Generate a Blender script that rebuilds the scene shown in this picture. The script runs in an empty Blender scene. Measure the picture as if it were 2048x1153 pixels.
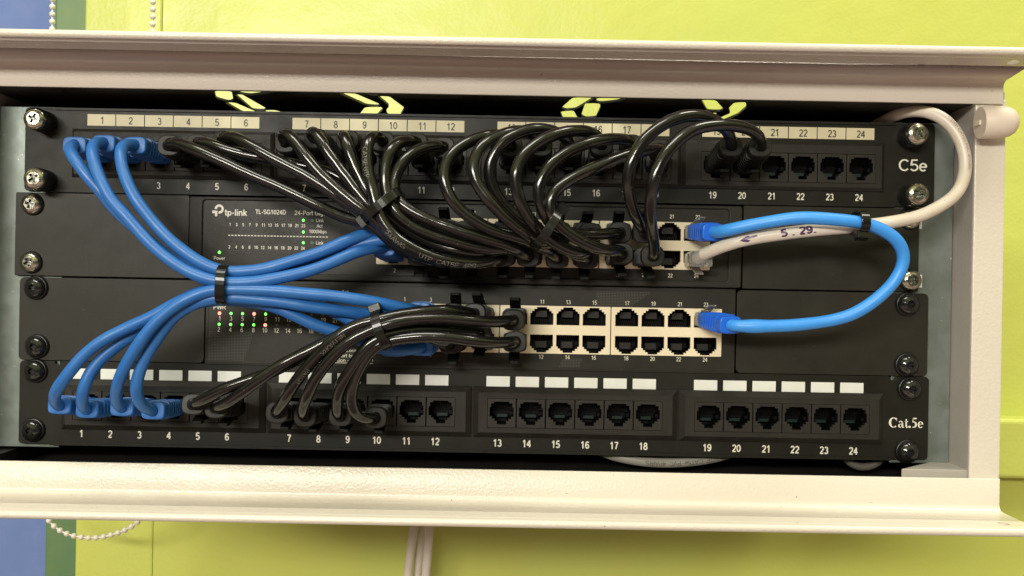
import bpy, bmesh, math, random
from mathutils import Vector, Matrix
random.seed(7)
C = bpy.context.scene
COL = C.collection
MM = 0.001

# ------------------------------------------------------------------ camera model
D = 480.0                     # mm from lens to the front plane of the rack
S = 3.767                     # photo pixels per mm on that plane
F = S * D
ROLL = math.radians(1.05)
cr, sr = math.cos(ROLL), math.sin(ROLL)

def uv(px, py):
    dx, dy = px - 1024.0, py - 576.5
    return dx * cr + dy * sr, -dx * sr + dy * cr

def W(px, py, h=0.0):
    """photo pixel + height (mm) in front of the rack plane -> world point (m)"""
    u, v = uv(px, py)
    k = (D - h) / F * MM
    return Vector((u * k, -h * MM, -v * k))

# ------------------------------------------------------------------ materials
def mat(name, col, rough=0.5, metal=0.0, bump=None, emit=None, coat=0.0, spec=0.5, trans=0.0, var=None, ior=1.5, bump2=None, speck=None):
    m = bpy.data.materials.new(name)
    m.use_nodes = True
    nt = m.node_tree
    b = nt.nodes['Principled BSDF']
    b.inputs['Base Color'].default_value = (*col, 1)
    b.inputs['Roughness'].default_value = rough
    b.inputs['Metallic'].default_value = metal
    b.inputs['Coat Weight'].default_value = coat
    b.inputs['Coat Roughness'].default_value = 0.08
    b.inputs['Specular IOR Level'].default_value = spec
    b.inputs['Transmission Weight'].default_value = trans
    b.inputs['IOR'].default_value = ior
    if emit:
        b.inputs['Emission Color'].default_value = (*emit[0], 1)
        b.inputs['Emission Strength'].default_value = emit[1]
    tc = nt.nodes.new('ShaderNodeNewGeometry')
    def noise(scale, detail=2.0, rgh=0.5):
        n = nt.nodes.new('ShaderNodeTexNoise')
        n.inputs['Scale'].default_value = scale
        n.inputs['Detail'].default_value = detail
        n.inputs['Roughness'].default_value = rgh
        nt.links.new(tc.outputs['Position'], n.inputs['Vector'])
        return n
    last = None
    for bp in (bump, bump2):
        if bp:                      # (scale per metre, strength, distance mm, detail)
            n = noise(bp[0], bp[3] if len(bp) > 3 else 2.0)
            bn = nt.nodes.new('ShaderNodeBump')
            bn.inputs['Strength'].default_value = bp[1]
            bn.inputs['Distance'].default_value = bp[2] * MM
            nt.links.new(n.outputs['Fac'], bn.inputs['Height'])
            if last: nt.links.new(last.outputs['Normal'], bn.inputs['Normal'])
            nt.links.new(bn.outputs['Normal'], b.inputs['Normal'])
            last = bn
    csock = None
    if var:                         # (scale, colour2, amount, rough variation)
        n = noise(var[0], 4.0, 0.6)
        r = nt.nodes.new('ShaderNodeMapRange')
        r.inputs[1].default_value = 0.35; r.inputs[2].default_value = 0.65
        r.inputs[3].default_value = 0; r.inputs[4].default_value = var[2]
        nt.links.new(n.outputs['Fac'], r.inputs[0])
        mx = nt.nodes.new('ShaderNodeMix'); mx.data_type = 'RGBA'
        mx.inputs[6].default_value = (*col, 1); mx.inputs[7].default_value = (*var[1], 1)
        nt.links.new(r.outputs[0], mx.inputs[0])
        nt.links.new(mx.outputs[2], b.inputs['Base Color'])
        csock = mx.outputs[2]
        if len(var) > 3:
            r2 = nt.nodes.new('ShaderNodeMapRange')
            r2.inputs[1].default_value = 0.3; r2.inputs[2].default_value = 0.7
            r2.inputs[3].default_value = rough - var[3]; r2.inputs[4].default_value = rough + var[3]
            n2 = noise(var[0] * 2.3, 5.0, 0.65)
            nt.links.new(n2.outputs['Fac'], r2.inputs[0])
            nt.links.new(r2.outputs[0], b.inputs['Roughness'])
    if speck:                       # (scale, colour, threshold) small dust specks or chips
        n = noise(speck[0], 1.0)
        r = nt.nodes.new('ShaderNodeMapRange')
        r.inputs[1].default_value = speck[2]; r.inputs[2].default_value = speck[2] + 0.02
        nt.links.new(n.outputs['Fac'], r.inputs[0])
        mx = nt.nodes.new('ShaderNodeMix'); mx.data_type = 'RGBA'
        mx.inputs[6].default_value = (*col, 1); mx.inputs[7].default_value = (*speck[1], 1)
        if csock: nt.links.new(csock, mx.inputs[6])
        nt.links.new(r.outputs[0], mx.inputs[0])
        nt.links.new(mx.outputs[2], b.inputs['Base Color'])
    return m

M = {}
M['beige'] = mat('beige powder coat', (0.64, 0.585, 0.50), 0.30, bump=(760, 0.5, 0.4, 1.5), bump2=(90, 0.2, 0.5), var=(25, (0.64, 0.585, 0.50), 0.6), speck=(420, (0.16, 0.12, 0.09), 0.80))
M['beige_shade'] = mat('beige with painted shade', (0.38, 0.345, 0.31), 0.4, bump=(620, 0.5, 0.3, 2.5), bump2=(90, 0.25, 0.5))  # cabinet beige darkened, the shade inside put into the colour
M['inner_shade'] = mat('inner steel in painted shade', (0.016, 0.014, 0.012), 0.55, bump=(900, 0.4, 0.2), var=(60, (0.022, 0.019, 0.014), 1.0, 0.1))  # near-black stands in for the shade inside the cabinet
M['plate'] = mat('black powder coat', (0.0100, 0.0094, 0.0066), 0.44, spec=0.22, bump=(2600, 0.5, 0.10, 2.0), var=(38, (0.0155, 0.0148, 0.0100), 0.7, 0.06), speck=(1700, (0.14, 0.13, 0.11), 0.775))  # olive bounce from the wall is put into the base tint
M['plate2'] = mat('charcoal powder coat', (0.0165, 0.0154, 0.0112), 0.42, spec=0.26, bump=(2600, 0.6, 0.12, 2.0), var=(30, (0.0235, 0.022, 0.016), 0.8, 0.07), speck=(1700, (0.18, 0.17, 0.14), 0.77))
M['plastic'] = mat('black grained plastic', (0.017, 0.0155, 0.0125), 0.5, spec=0.25, bump=(2400, 0.8, 0.15, 2.0), var=(70, (0.024, 0.022, 0.018), 0.7, 0.08))
M['jack'] = mat('jack plastic', (0.020, 0.018, 0.015), 0.45, spec=0.28, bump=(2000, 0.5, 0.08), var=(110, (0.028, 0.025, 0.021), 0.7))
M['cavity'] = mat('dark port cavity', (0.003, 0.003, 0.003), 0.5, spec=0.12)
M['pin'] = mat('contact pin', (0.06, 0.05, 0.03), 0.35, metal=0.8)
M['board'] = mat('green circuit board edge', (0.006, 0.018, 0.015), 0.35)
M['ivory'] = mat('ivory port housing', (0.82, 0.73, 0.52), 0.42, bump=(1500, 0.2, 0.05), var=(60, (0.76, 0.66, 0.46), 0.7))
M['sticker'] = mat('aged paper label', (0.64, 0.58, 0.38), 0.5, bump=(900, 0.25, 0.06), var=(70, (0.56, 0.50, 0.31), 0.8))
M['white_label'] = mat('white blank label', (0.74, 0.76, 0.73), 0.45, bump=(900, 0.2, 0.05), var=(90, (0.68, 0.69, 0.62), 0.8))
M['ink'] = mat('black ink', (0.02, 0.018, 0.015), 0.5)
M['print'] = mat('white screen print', (0.76, 0.73, 0.62), 0.5, var=(900, (0.62, 0.60, 0.50), 0.7))
M['print_dim'] = mat('thin white print', (0.10, 0.095, 0.085), 0.5)
M['print_red'] = mat('red screen print', (0.45, 0.03, 0.02), 0.5)
M['print_green'] = mat('green screen print', (0.03, 0.14, 0.05), 0.5)
M['led_off'] = mat('unlit diffuser', (0.085, 0.075, 0.065), 0.3)
M['led_green'] = mat('lit green light', (0.1, 0.6, 0.1), 0.3, emit=((0.20, 1.0, 0.14), 2.0))
M['led_red'] = mat('lit red light', (0.6, 0.1, 0.05), 0.3, emit=((1.0, 0.28, 0.20), 2.4))
M['blue'] = mat('blue cable jacket', (0.018, 0.122, 0.40), 0.40, bump=(160, 0.12, 0.4), bump2=(2600, 0.25, 0.04), var=(110, (0.026, 0.145, 0.42), 0.8, 0.08), spec=0.45)
M['blue_boot'] = mat('blue boot rubber', (0.016, 0.11, 0.38), 0.46, bump=(900, 0.3, 0.08), var=(260, (0.03, 0.16, 0.46), 0.7, 0.08))
M['sky_blue'] = mat('light blue cable jacket', (0.045, 0.29, 0.80), 0.42, bump=(150, 0.25, 0.6), bump2=(1500, 0.2, 0.05), var=(90, (0.04, 0.27, 0.76), 0.7, 0.06), speck=(900, (0.02, 0.12, 0.40), 0.80))
M['sky_boot'] = mat('bright blue boot', (0.012, 0.13, 0.66), 0.38, bump=(900, 0.2, 0.06))
M['black'] = mat('glossy black cable jacket', (0.0055, 0.005, 0.0042), 0.18, bump=(110, 0.35, 0.7), bump2=(420, 0.10, 0.10), spec=0.65, speck=(1500, (0.16, 0.15, 0.12), 0.765), var=(60, (0.008, 0.0075, 0.006), 0.5, 0.03))
M['black_boot'] = mat('black boot rubber', (0.009, 0.0085, 0.0075), 0.45, spec=0.3, bump=(1100, 0.5, 0.12), var=(300, (0.014, 0.013, 0.011), 0.7, 0.08))
M['latch'] = mat('black latch cover', (0.006, 0.006, 0.005), 0.62, spec=0.15)
M['faint'] = mat('faint cable print', (0.30, 0.29, 0.25), 0.45, var=(1400, (0.07, 0.07, 0.06), 1.0))
M['boot_rim'] = mat('boot rim with painted highlight', (0.016, 0.0155, 0.013), 0.45, spec=0.28, bump=(900, 0.3, 0.06), var=(300, (0.013, 0.012, 0.010), 0.9))  # lighter than the boot, reflected highlights put into the rim colour
M['tie'] = mat('black nylon tie', (0.007, 0.007, 0.0055), 0.22, spec=0.35, bump=(500, 0.2, 0.08))
M['white_cable'] = mat('off white cable jacket', (0.70, 0.64, 0.55), 0.36, bump=(140, 0.25, 0.5), var=(80, (0.62, 0.54, 0.43), 0.7), speck=(420, (0.20, 0.14, 0.10), 0.79))
M['grey_cable'] = mat('grey cable jacket', (0.30, 0.28, 0.24), 0.4)
M['dim_cable'] = mat('dark grey cable jacket', (0.11, 0.10, 0.085), 0.4)
M['marker'] = mat('purple marker', (0.07, 0.015, 0.09), 0.35)
M['clear'] = mat('clear plug plastic', (0.86, 0.84, 0.80), 0.08, trans=0.85, ior=1.45)
M['zinc'] = mat('zinc plated screw', (0.62, 0.60, 0.52), 0.20, metal=1.0, bump=(420, 0.25, 0.2), var=(350, (0.42, 0.42, 0.30), 0.8, 0.10))
M['recess'] = mat('screw recess', (0.20, 0.20, 0.17), 0.3, metal=0.9, bump=(900, 0.9, 0.5))
M['black_screw'] = mat('black oxide screw', (0.010, 0.010, 0.010), 0.15, coat=0.5, bump=(500, 0.25, 0.15))
M['rubber'] = mat('black washer', (0.008, 0.008, 0.008), 0.35)
M['galv'] = mat('galvanised rail', (0.22, 0.25, 0.235), 0.42, metal=0.55, bump=(300, 0.2, 0.1), var=(55, (0.15, 0.18, 0.15), 0.8, 0.10), speck=(700, (0.60, 0.62, 0.58), 0.79))
M['cap'] = mat('pale plastic cap', (0.72, 0.62, 0.52), 0.5, bump=(500, 0.15, 0.1))
M['wall'] = mat('lime wall paint', (0.535, 0.592, 0.13), 0.36, bump=(14, 0.4, 7.0, 3.0), bump2=(300, 0.3, 0.8), var=(7, (0.56, 0.57, 0.11), 0.6), spec=0.5)
M['wall_shade'] = mat('green with painted shade', (0.10, 0.19, 0.09), 0.45, bump=(20, 0.4, 4.0, 2.0), var=(12, (0.15, 0.23, 0.08), 0.8))  # shade beside the wall put into a darker green
M['blind'] = mat('blue blind fabric', (0.13, 0.20, 0.44), 0.8, bump=(1500, 0.5, 0.3), var=(40, (0.16, 0.22, 0.45), 0.7))
M['bead'] = mat('white bead plastic', (0.74, 0.70, 0.60), 0.35)

# ------------------------------------------------------------------ mesh collector
class MB:
    def __init__(s): s.v = []; s.f = []; s.m = []; s.sm = []
    def add(s, verts, faces, mi=0, smooth=False):
        o = len(s.v)
        s.v += [Vector(p) for p in verts]
        s.f += [tuple(i + o for i in f) for f in faces]
        s.m += [mi] * len(faces); s.sm += [smooth] * len(faces)
        return s
    def box(s, a, b, mi=0):
        x0, x1 = sorted((a[0], b[0])); y0, y1 = sorted((a[1], b[1])); z0, z1 = sorted((a[2], b[2]))
        return s.add([(x0,y0,z0),(x1,y0,z0),(x1,y1,z0),(x0,y1,z0),(x0,y0,z1),(x1,y0,z1),(x1,y1,z1),(x0,y1,z1)],
              [(0,3,2,1),(4,5,6,7),(0,1,5,4),(1,2,6,5),(2,3,7,6),(3,0,4,7)], mi)
    def loft(s, rings, mi=0, cap0=True, cap1=True, smooth=True, closed=False):
        n = len(rings[0]); o = []
        V = [p for r in rings for p in r]; Fc = []
        m = len(rings)
        for i in range(m - (0 if closed else 1)):
            a, b = i * n, ((i + 1) % m) * n
            for j in range(n):
                k = (j + 1) % n
                Fc.append((a + j, a + k, b + k, b + j))
        s.add(V, Fc, mi, smooth)
        if not closed:
            if cap0: s.add(list(rings[0]), [tuple(reversed(range(n)))], mi)
            if cap1: s.add(list(rings[-1]), [tuple(range(n))], mi)
        return s
    def build(s, name, mats, parent=None, bevel=0.0, origin=None, segs=2):
        me = bpy.data.meshes.new(name)
        org = world_origin(parent) if parent is not None else (origin or Vector((0, 0, 0)))
        me.from_pydata([p - org for p in s.v], [], s.f)
        for k in (mats if isinstance(mats, (list, tuple)) else [mats]): me.materials.append(M[k])
        me.polygons.foreach_set('material_index', s.m)
        me.polygons.foreach_set('use_smooth', s.sm)
        bm = bmesh.new(); bm.from_mesh(me)
        bmesh.ops.remove_doubles(bm, verts=bm.verts, dist=1e-6)
        bmesh.ops.recalc_face_normals(bm, faces=bm.faces)
        bm.to_mesh(me); bm.free()
        o = bpy.data.objects.new(name, me); COL.objects.link(o)
        if parent is not None: o.parent = parent; WORG[o.name] = org
        else: o.location = org; WORG[o.name] = org
        if bevel:
            md = o.modifiers.new('bevel', 'BEVEL'); md.width = bevel * MM; md.segments = segs
            md.limit_method = 'ANGLE'; md.angle_limit = math.radians(35)
        return o
WORG = {}
def world_origin(o): return WORG[o.name]

def thing(name, loc, label, cat, group=None):
    o = bpy.data.objects.new(name, None); COL.objects.link(o)
    o.empty_display_size = 0.02
    o.location = loc; WORG[o.name] = Vector(loc)
    o['label'] = label; o['category'] = cat
    if group: o['group'] = group
    return o
def tag(o, label, cat, group=None):
    o['label'] = label; o['category'] = cat
    if group: o['group'] = group
    return o

def arc(cx, cy, r, a0, a1, n):
    return [(cx + r * math.cos(math.radians(a0 + (a1 - a0) * i / n)), cy + r * math.sin(math.radians(a0 + (a1 - a0) * i / n))) for i in range(n + 1)]
def rrect(x0, z0, x1, z1, r, n=4):
    if x0 > x1: x0, x1 = x1, x0
    if z0 > z1: z0, z1 = z1, z0
    return arc(x1-r, z1-r, r, 0, 90, n) + arc(x0+r, z1-r, r, 90, 180, n) + arc(x0+r, z0+r, r, 180, 270, n) + arc(x1-r, z0+r, r, 270, 360, n)
def circle(x, z, r, n=20):
    return [(x + r * math.cos(2*math.pi*i/n), z + r * math.sin(2*math.pi*i/n)) for i in range(n)]

def curve_mesh(cu):
    o = bpy.data.objects.new('tmp', cu); COL.objects.link(o)
    dg = bpy.context.evaluated_depsgraph_get()
    me = bpy.data.meshes.new_from_object(o.evaluated_get(dg))
    V = [v.co.copy() for v in me.vertices]; Fc = [tuple(p.vertices) for p in me.polygons]
    bpy.data.objects.remove(o); bpy.data.curves.remove(cu); bpy.data.meshes.remove(me)
    return V, Fc

def polys(mb, outlines, h0, h1, mi=0, bev=0.0, mp=None, res=1):
    """filled 2D outlines in mm (holes allowed), solid between heights h0 and h1 (mm, towards the viewer)"""
    cu = bpy.data.curves.new('c', 'CURVE'); cu.dimensions = '2D'; cu.fill_mode = 'BOTH'
    t = (h1 - h0)
    K = 100.0
    for ol in outlines:
        sp = cu.splines.new('POLY'); sp.points.add(len(ol) - 1); sp.use_cyclic_u = True
        for p, q in zip(sp.points, ol): p.co = (q[0] / K, q[1] / K, 0, 1)
    cu.extrude = (t / 2 - bev) / K
    if bev:
        cu.bevel_depth = bev / K; cu.bevel_resolution = res; cu.offset = -bev / K
    V, Fc = curve_mesh(cu)
    c = (h0 + h1) / 2
    if mp is None: mp = lambda x, z, h: Vector((x, -h, z)) * MM
    return mb.add([mp(v.x * K, v.y * K, v.z * K + c) for v in V], Fc, mi)

# plain sans-serif lettering drawn as strokes (cap height 1, baseline 0)
def _E(cx, cy, rx, ry, a0=0, a1=360, n=14):
    return [(cx + rx*math.cos(math.radians(a0 + (a1-a0)*i/n)), cy + ry*math.sin(math.radians(a0 + (a1-a0)*i/n))) for i in range(n+1)]
GL = {
 '0': (.62, [_E(.31,.5,.23,.43)]), '1': (.62, [[(.12,.72),(.26,.82),(.36,.99)],[(.36,.97),(.36,0)]]),
 '2': (.62, [_E(.31,.70,.22,.24,165,-38) + [(.20,.22),(.10,.075)], [(.06,.07),(.55,.07)]]),
 '3': (.62, [_E(.29,.715,.19,.215,155,-85), _E(.29,.28,.23,.225,88,-155)]),
 '4': (.62, [[(.43,0),(.43,.97)],[(.43,.93),(.06,.31)],[(.04,.30),(.60,.30)]]),
 '5': (.62, [[(.54,.93),(.15,.93)],[(.16,.95),(.10,.48)],_E(.30,.32,.24,.26,140,-150)]),
 '6': (.62, [_E(.32,.31,.22,.25), [(.10,.33),(.11,.60),(.19,.84),(.33,.935),(.45,.90),(.52,.78)]]),
 '7': (.62, [[(.06,.93),(.56,.93)],[(.54,.92),(.36,.55),(.24,0)]]),
 '8': (.62, [_E(.31,.72,.18,.21), _E(.31,.28,.23,.225)]),
 '9': (.62, [_E(.30,.69,.22,.25), [(.52,.67),(.51,.40),(.43,.16),(.29,.065),(.17,.10),(.10,.22)]]),
 'A': (.74, [[(.03,0),(.37,1)],[(.71,0),(.37,1)],[(.15,.33),(.59,.33)]]), 'C': (.78, [_E(.42,.5,.33,.44,42,318,18)]),
 'D': (.78, [[(.13,0),(.13,1)],[(.10,.93),(.32,.93)] + _E(.34,.5,.33,.43,85,-85) + [(.10,.07)]]),
 'E': (.70, [[(.13,0),(.13,1)],[(.10,.93),(.64,.93)],[(.1,.53),(.60,.53)],[(.1,.07),(.66,.07)]]),
 'G': (.82, [_E(.42,.5,.33,.44,42,335,18),[(.44,.45),(.75,.45)],[(.73,.48),(.73,.12)]]), 'H': (.76, [[(.12,0),(.12,1)],[(.64,0),(.64,1)],[(.1,.52),(.66,.52)]]), 'I': (.30, [[(.15,0),(.15,1)]]),
 'J': (.55, [[(.42,1),(.42,.28)] + _E(.24,.26,.18,.2,0,-180)]), 'K': (.72, [[(.13,0),(.13,1)],[(.64,1),(.16,.42)],[(.32,.58),(.68,0)]]),
 'L': (.60, [[(.13,0),(.13,1)],[(.1,.07),(.57,.07)]]), 'M': (.86, [[(.12,0),(.12,1)],[(.74,0),(.74,1)],[(.12,1),(.43,.15),(.74,1)]]),
 'N': (.76, [[(.12,0),(.12,1)],[(.64,0),(.64,1)],[(.12,1),(.64,0)]]), 'O': (.82, [_E(.41,.5,.33,.44,0,360,20)]),
 'P': (.70, [[(.13,0),(.13,1)],[(.1,.93),(.38,.93)] + _E(.40,.69,.2,.24,85,-85) + [(.12,.45)]]),
 'R': (.76, [[(.13,0),(.13,1)],[(.1,.93),(.40,.93)] + _E(.42,.70,.2,.23,85,-85) + [(.12,.47)],[(.42,.47),(.68,0)]]),
 'S': (.70, [_E(.34,.725,.24,.215,30,270)+_E(.36,.285,.26,.22,90,-150)]), 'T': (.66, [[(.33,0),(.33,.95)],[(.02,.93),(.64,.93)]]),
 'U': (.76, [[(.12,1),(.12,.35)] + _E(.38,.33,.26,.27,180,360) + [(.64,1)]]), 'V': (.72, [[(.03,1),(.36,0)],[(.69,1),(.36,0)]]),
 'W': (.98, [[(.03,1),(.26,0),(.49,.95),(.72,0),(.95,1)]]),
 'a': (.58, [_E(.28,.52,.2,.16,155,15,8)+[(.48,.08)],_E(.26,.20,.19,.15,40,330,10),[(.46,.42),(.24,.37)]]), 'b': (.60, [[(.11,0),(.11,1)],_E(.32,.35,.20,.30)]),
 'c': (.54, [_E(.30,.35,.22,.30,48,312)]), 'e': (.60, [_E(.30,.35,.22,.30,0,315),[(.1,.36),(.52,.36)]]),
 'g': (.60, [_E(.28,.37,.20,.28),[(.49,.70),(.49,.0)]+_E(.28,-.03,.21,.18,0,-150,8)]), 'h': (.60, [[(.11,0),(.11,1)],_E(.30,.42,.19,.24,160,0,8)+[(.49,0)]]),
 'i': (.24, [[(.12,0),(.12,.70)],[(.12,.85),(.12,1)]]), 'k': (.54, [[(.11,0),(.11,1)],[(.48,.70),(.14,.30)],[(.24,.42),(.51,0)]]), 'l': (.24, [[(.12,0),(.12,1)]]),
 'm': (.88, [[(.11,0),(.11,.7)],_E(.27,.44,.16,.22,160,0,8)+[(.43,0)],_E(.60,.44,.16,.22,160,0,8)+[(.76,0)]]), 'n': (.60, [[(.11,0),(.11,.7)],_E(.30,.42,.19,.24,160,0,8)+[(.49,0)]]),
 'o': (.60, [_E(.30,.35,.22,.30)]), 'p': (.60, [[(.11,-.27),(.11,.7)],_E(.32,.35,.20,.30)]), 'r': (.36, [[(.11,0),(.11,.7)],_E(.32,.42,.19,.24,160,80,5)]),
 's': (.52, [_E(.27,.50,.17,.15,30,270,10)+_E(.27,.20,.19,.15,90,-150,10)]), 't': (.34, [[(.17,.92),(.17,.14),(.22,.06),(.33,.07)],[(.02,.66),(.33,.66)]]),
 'w': (.78, [[(.03,.7),(.20,0),(.39,.66),(.58,0),(.75,.7)]]), 'x': (.54, [[(.04,.7),(.50,0)],[(.50,.7),(.04,0)]]),
 '-': (.38, [[(.05,.38),(.33,.38)]]), '.': (.28, [[(.14,0),(.14,.15)]]), ' ': (.32, []),
 '*': (.6, [[(.3,.1),(.3,.9)],[(.0,.3),(.6,.7)],[(.6,.3),(.0,.7)]]), '<': (.9, [[(.45,.85),(.0,.5),(.40,.15)],[(.02,.5),(.9,.72)]]),
}
def text2d(s, bold=0.0):
    """-> vertices (x, y, layer), faces"""
    V = []; Fc = []; x = 0.0; k = 0
    hw = (0.125 + bold) / 2
    for ch in s:
        adv, strokes = GL[ch]
        for pts in strokes:
            fine = [pts[0]]
            for a, b in zip(pts, pts[1:]):
                n = max(1, int(math.hypot(b[0]-a[0], b[1]-a[1]) / 0.16))
                fine += [(a[0] + (b[0]-a[0])*q/n, a[1] + (b[1]-a[1])*q/n) for q in range(1, n+1)]
            o = len(V)
            for i, p in enumerate(fine):
                a = fine[max(i-1, 0)]; b = fine[min(i+1, len(fine)-1)]
                if i == 0 and fine[0] == fine[-1]: a = fine[-2]
                if i == len(fine)-1 and fine[0] == fine[-1]: b = fine[1]
                dx, dy = b[0]-a[0], b[1]-a[1]; l = math.hypot(dx, dy) or 1
                V += [Vector((x + p[0] - dy/l*hw, p[1] + dx/l*hw, k)), Vector((x + p[0] + dy/l*hw, p[1] - dx/l*hw, k))]
            Fc += [(o+2*i, o+2*i+1, o+2*i+3, o+2*i+2) for i in range(len(fine)-1)]
            k += 1
        x += adv + bold * .6
    return V, Fc
CAP = 1.0
LAY = 0.006 * MM
def text(mb, s, px, py, cap_px, width_px=None, h=0.1, mi=0, bold=0.015, align='c'):
    """lettering flat on the rack plane; px, py = centre of the line (cap height centre)"""
    V, Fc = text2d(s, bold)
    x0 = min(v.x for v in V); x1 = max(v.x for v in V)
    c = W(px, py, h)
    k = (D - h) / F * MM
    sy = cap_px * k
    sx = sy * .95 if width_px is None else width_px * k / (x1 - x0)
    xm = {'c': (x0 + x1) / 2, 'l': x0, 'r': x1}[align]
    mb.add([Vector((c.x + (v.x - xm) * sx, c.y - (v.z % 7) * LAY, c.z + (v.y - .5) * sy)) for v in V], Fc, mi)
def word(root, name, m, *a, **k):
    """one printed word or number as a part of its own"""
    mb = MB(); text(mb, *a, **k); return mb.build(name, m, root)

def rect_px(mb, px, py, wpx, hpx, h, mi=0):
    c = W(px, py, h); k = (D - h) / F * MM
    a, b = wpx * k / 2, hpx * k / 2
    mb.add([(c.x-a, c.y, c.z-b), (c.x+a, c.y, c.z-b), (c.x+a, c.y, c.z+b), (c.x-a, c.y, c.z+b)], [(0,1,2,3)], mi)

def P(px, py, h=0.0):
    w = W(px, py, h) / MM
    return (w.x, w.z)

# ------------------------------------------------------------------ jacks and ports (shared meshes)
def stepped(rows, flip=1):
    """rows (y_from, y_to, half) from flat side (0) outwards -> closed outline, y centred"""
    tot = rows[-1][1]
    R = []; L = []
    for a, b, hw in rows:
        R += [(hw, a), (hw, b)]; L += [(-hw, a), (-hw, b)]
    pts = R + L[::-1]
    pts = [(x, (y - tot / 2) * flip) for x, y in pts]
    return pts if flip > 0 else pts[::-1]
PANEL_ROWS = [(0, 0.9, 4.0), (0.9, 3.0, 5.6), (3.0, 7.8, 6.3), (7.8, 9.0, 5.0), (9.0, 10.2, 3.6), (10.2, 12.0, 2.4)]
SW_ROWS = [(0, 6.2, 6.1), (6.2, 7.3, 5.2), (7.3, 8.4, 4.0), (8.4, 9.4, 2.6)]

def walls(mb, outline, cx, cz, h0, h1, mi):
    n = len(outline)
    V = [Vector((cx + x, -h1, cz + z)) * MM for x, z in outline] + [Vector((cx + x, -h0, cz + z)) * MM for x, z in outline]
    mb.add(V, [(i, (i+1) % n, n + (i+1) % n, n + i) for i in range(n)], mi)
    mb.add(V[n:], [tuple(range(n))], mi)

def jack_mesh(flip=-1):
    mb = MB()
    ol = stepped(PANEL_ROWS, flip)
    polys(mb, [rrect(-7.45, -7.6, 7.45, 7.6, 0.3, 2), ol], -1.2, 0.8, 0, 0.12)
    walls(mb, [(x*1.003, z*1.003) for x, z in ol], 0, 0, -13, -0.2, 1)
    for i in range(8):
        x = -3.6 + i * 1.03
        mb.add([Vector(q) * MM for q in ((x-.17, 1.6, 4.9), (x+.17, 1.6, 4.9), (x+.17, 8.5, 0.6), (x-.17, 8.5, 0.6))], [(0,1,2,3)], 2)
    mb.box(Vector((-2.6, 8.0, -1.6))*MM, Vector((3.0, 12, -3.2))*MM, 3)
    mb.box(Vector((4.4, 2.5, -1.2))*MM, Vector((5.8, 9, 0.6))*MM, 1)
    me_o = mb.build('jack', ['jack', 'cavity', 'pin', 'board'])
    me = me_o.data; bpy.data.objects.remove(me_o)
    return me
def port_mesh(flip):
    mb = MB()
    ol = [(x*1.003, z*1.003) for x, z in stepped(SW_ROWS, flip)]
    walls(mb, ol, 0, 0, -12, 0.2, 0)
    for i in range(8):
        x = -3.6 + i * 1.03
        z0, z1 = -4.3 * flip, -1.6 * flip
        mb.add([Vector(q) * MM for q in ((x-.2, 1.2, z0), (x+.2, 1.2, z0), (x+.2, 7, z1), (x-.2, 7, z1))], [(0,1,2,3)], 1)
    mb.box(Vector((-3, 7, -0.8*flip))*MM, Vector((3, 10, 2.6*flip))*MM, 2)
    me_o = mb.build('port', ['cavity', 'pin', 'jack'])
    me = me_o.data; bpy.data.objects.remove(me_o)
    return me
JACK = jack_mesh(); PORT_UP = port_mesh(1); PORT_DN = port_mesh(-1)

def place(name, me, pos, parent, rot=None):
    o = bpy.data.objects.new(name, me); COL.objects.link(o)
    o.parent = parent; o.location = pos - world_origin(parent); WORG[o.name] = Vector(pos)
    if rot: o.rotation_euler = rot
    return o

# ------------------------------------------------------------------ screws
def cross_outline(r, w):
    return [(w, w), (w, r), (-w, r), (-w, w), (-r, w), (-r, -w), (-w, -w), (-w, -r), (w, -r), (w, -w), (r, -w), (r, w)]
def star_outline(r0, r1, n=6):
    return [((r0 if i % 2 == 0 else r1) * math.cos(math.pi*i/n), (r0 if i % 2 == 0 else r1) * math.sin(math.pi*i/n)) for i in range(2*n)]
def ring(cx, cz, r, h, n=28):
    return [Vector((cx + r * math.cos(2*math.pi*i/n), -h, cz + r * math.sin(2*math.pi*i/n))) * MM for i in range(n)]
def screw_mesh(kind):
    mb = MB(); n = 28
    if kind == 'zinc':
        prof = [(5.7, 0), (5.75, 0.5), (5.6, 1.2), (5.1, 1.9), (4.3, 2.35), (3.3, 2.6)]; hole = cross_outline(2.7, 0.75); rin = 3.3
    elif kind == 'small':
        prof = [(5.5, 0), (5.55, 0.4), (5.2, 1.3), (4.5, 2.1), (3.6, 2.6), (3.0, 2.75)]; hole = cross_outline(2.3, 0.7); rin = 3.0
    else:
        prof = [(5.6, 0), (5.6, 0.4), (5.2, 1.5), (4.4, 2.5), (3.2, 3.3), (2.2, 3.6)]; hole = star_outline(2.0, 1.35); rin = 2.2
    ht = prof[-1][1]
    mb.loft([ring(0, 0, r, h, n) for r, h in prof], 0, False, False)
    polys(mb, [circle(0, 0, rin, n), hole], ht - 0.4, ht, 0)
    walls(mb, hole, 0, 0, ht - 1.8, ht - 0.1, 1)
    if kind == 'zinc':     # ribs of the Pozidriv recess
        for a in (45, 135, 225, 315):
            c, s_ = math.cos(math.radians(a)), math.sin(math.radians(a))
            mb.add([Vector((c*r_ - s_*w_, -(ht+0.04), s_*r_ + c*w_))*MM for r_, w_ in ((1.3,.12),(2.5,.05),(2.5,-.05),(1.3,-.12))], [(0,1,2,3)], 1)
    o = mb.build('screw', ['black_screw', 'rubber'] if kind == 'black' else ['zinc', 'recess'])
    me = o.data; bpy.data.objects.remove(o); return me
def washer_mesh(ht, r0, r1):
    mb = MB()
    mb.loft([ring(0, 0, r, h) for r, h in ((r0, 0), (r1, 0.6), (r1, ht - 0.3), (r1 - 0.5, ht), (3, ht))], 0, False, True)
    o = mb.build('washer', ['rubber']); me = o.data; bpy.data.objects.remove(o); return me
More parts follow.
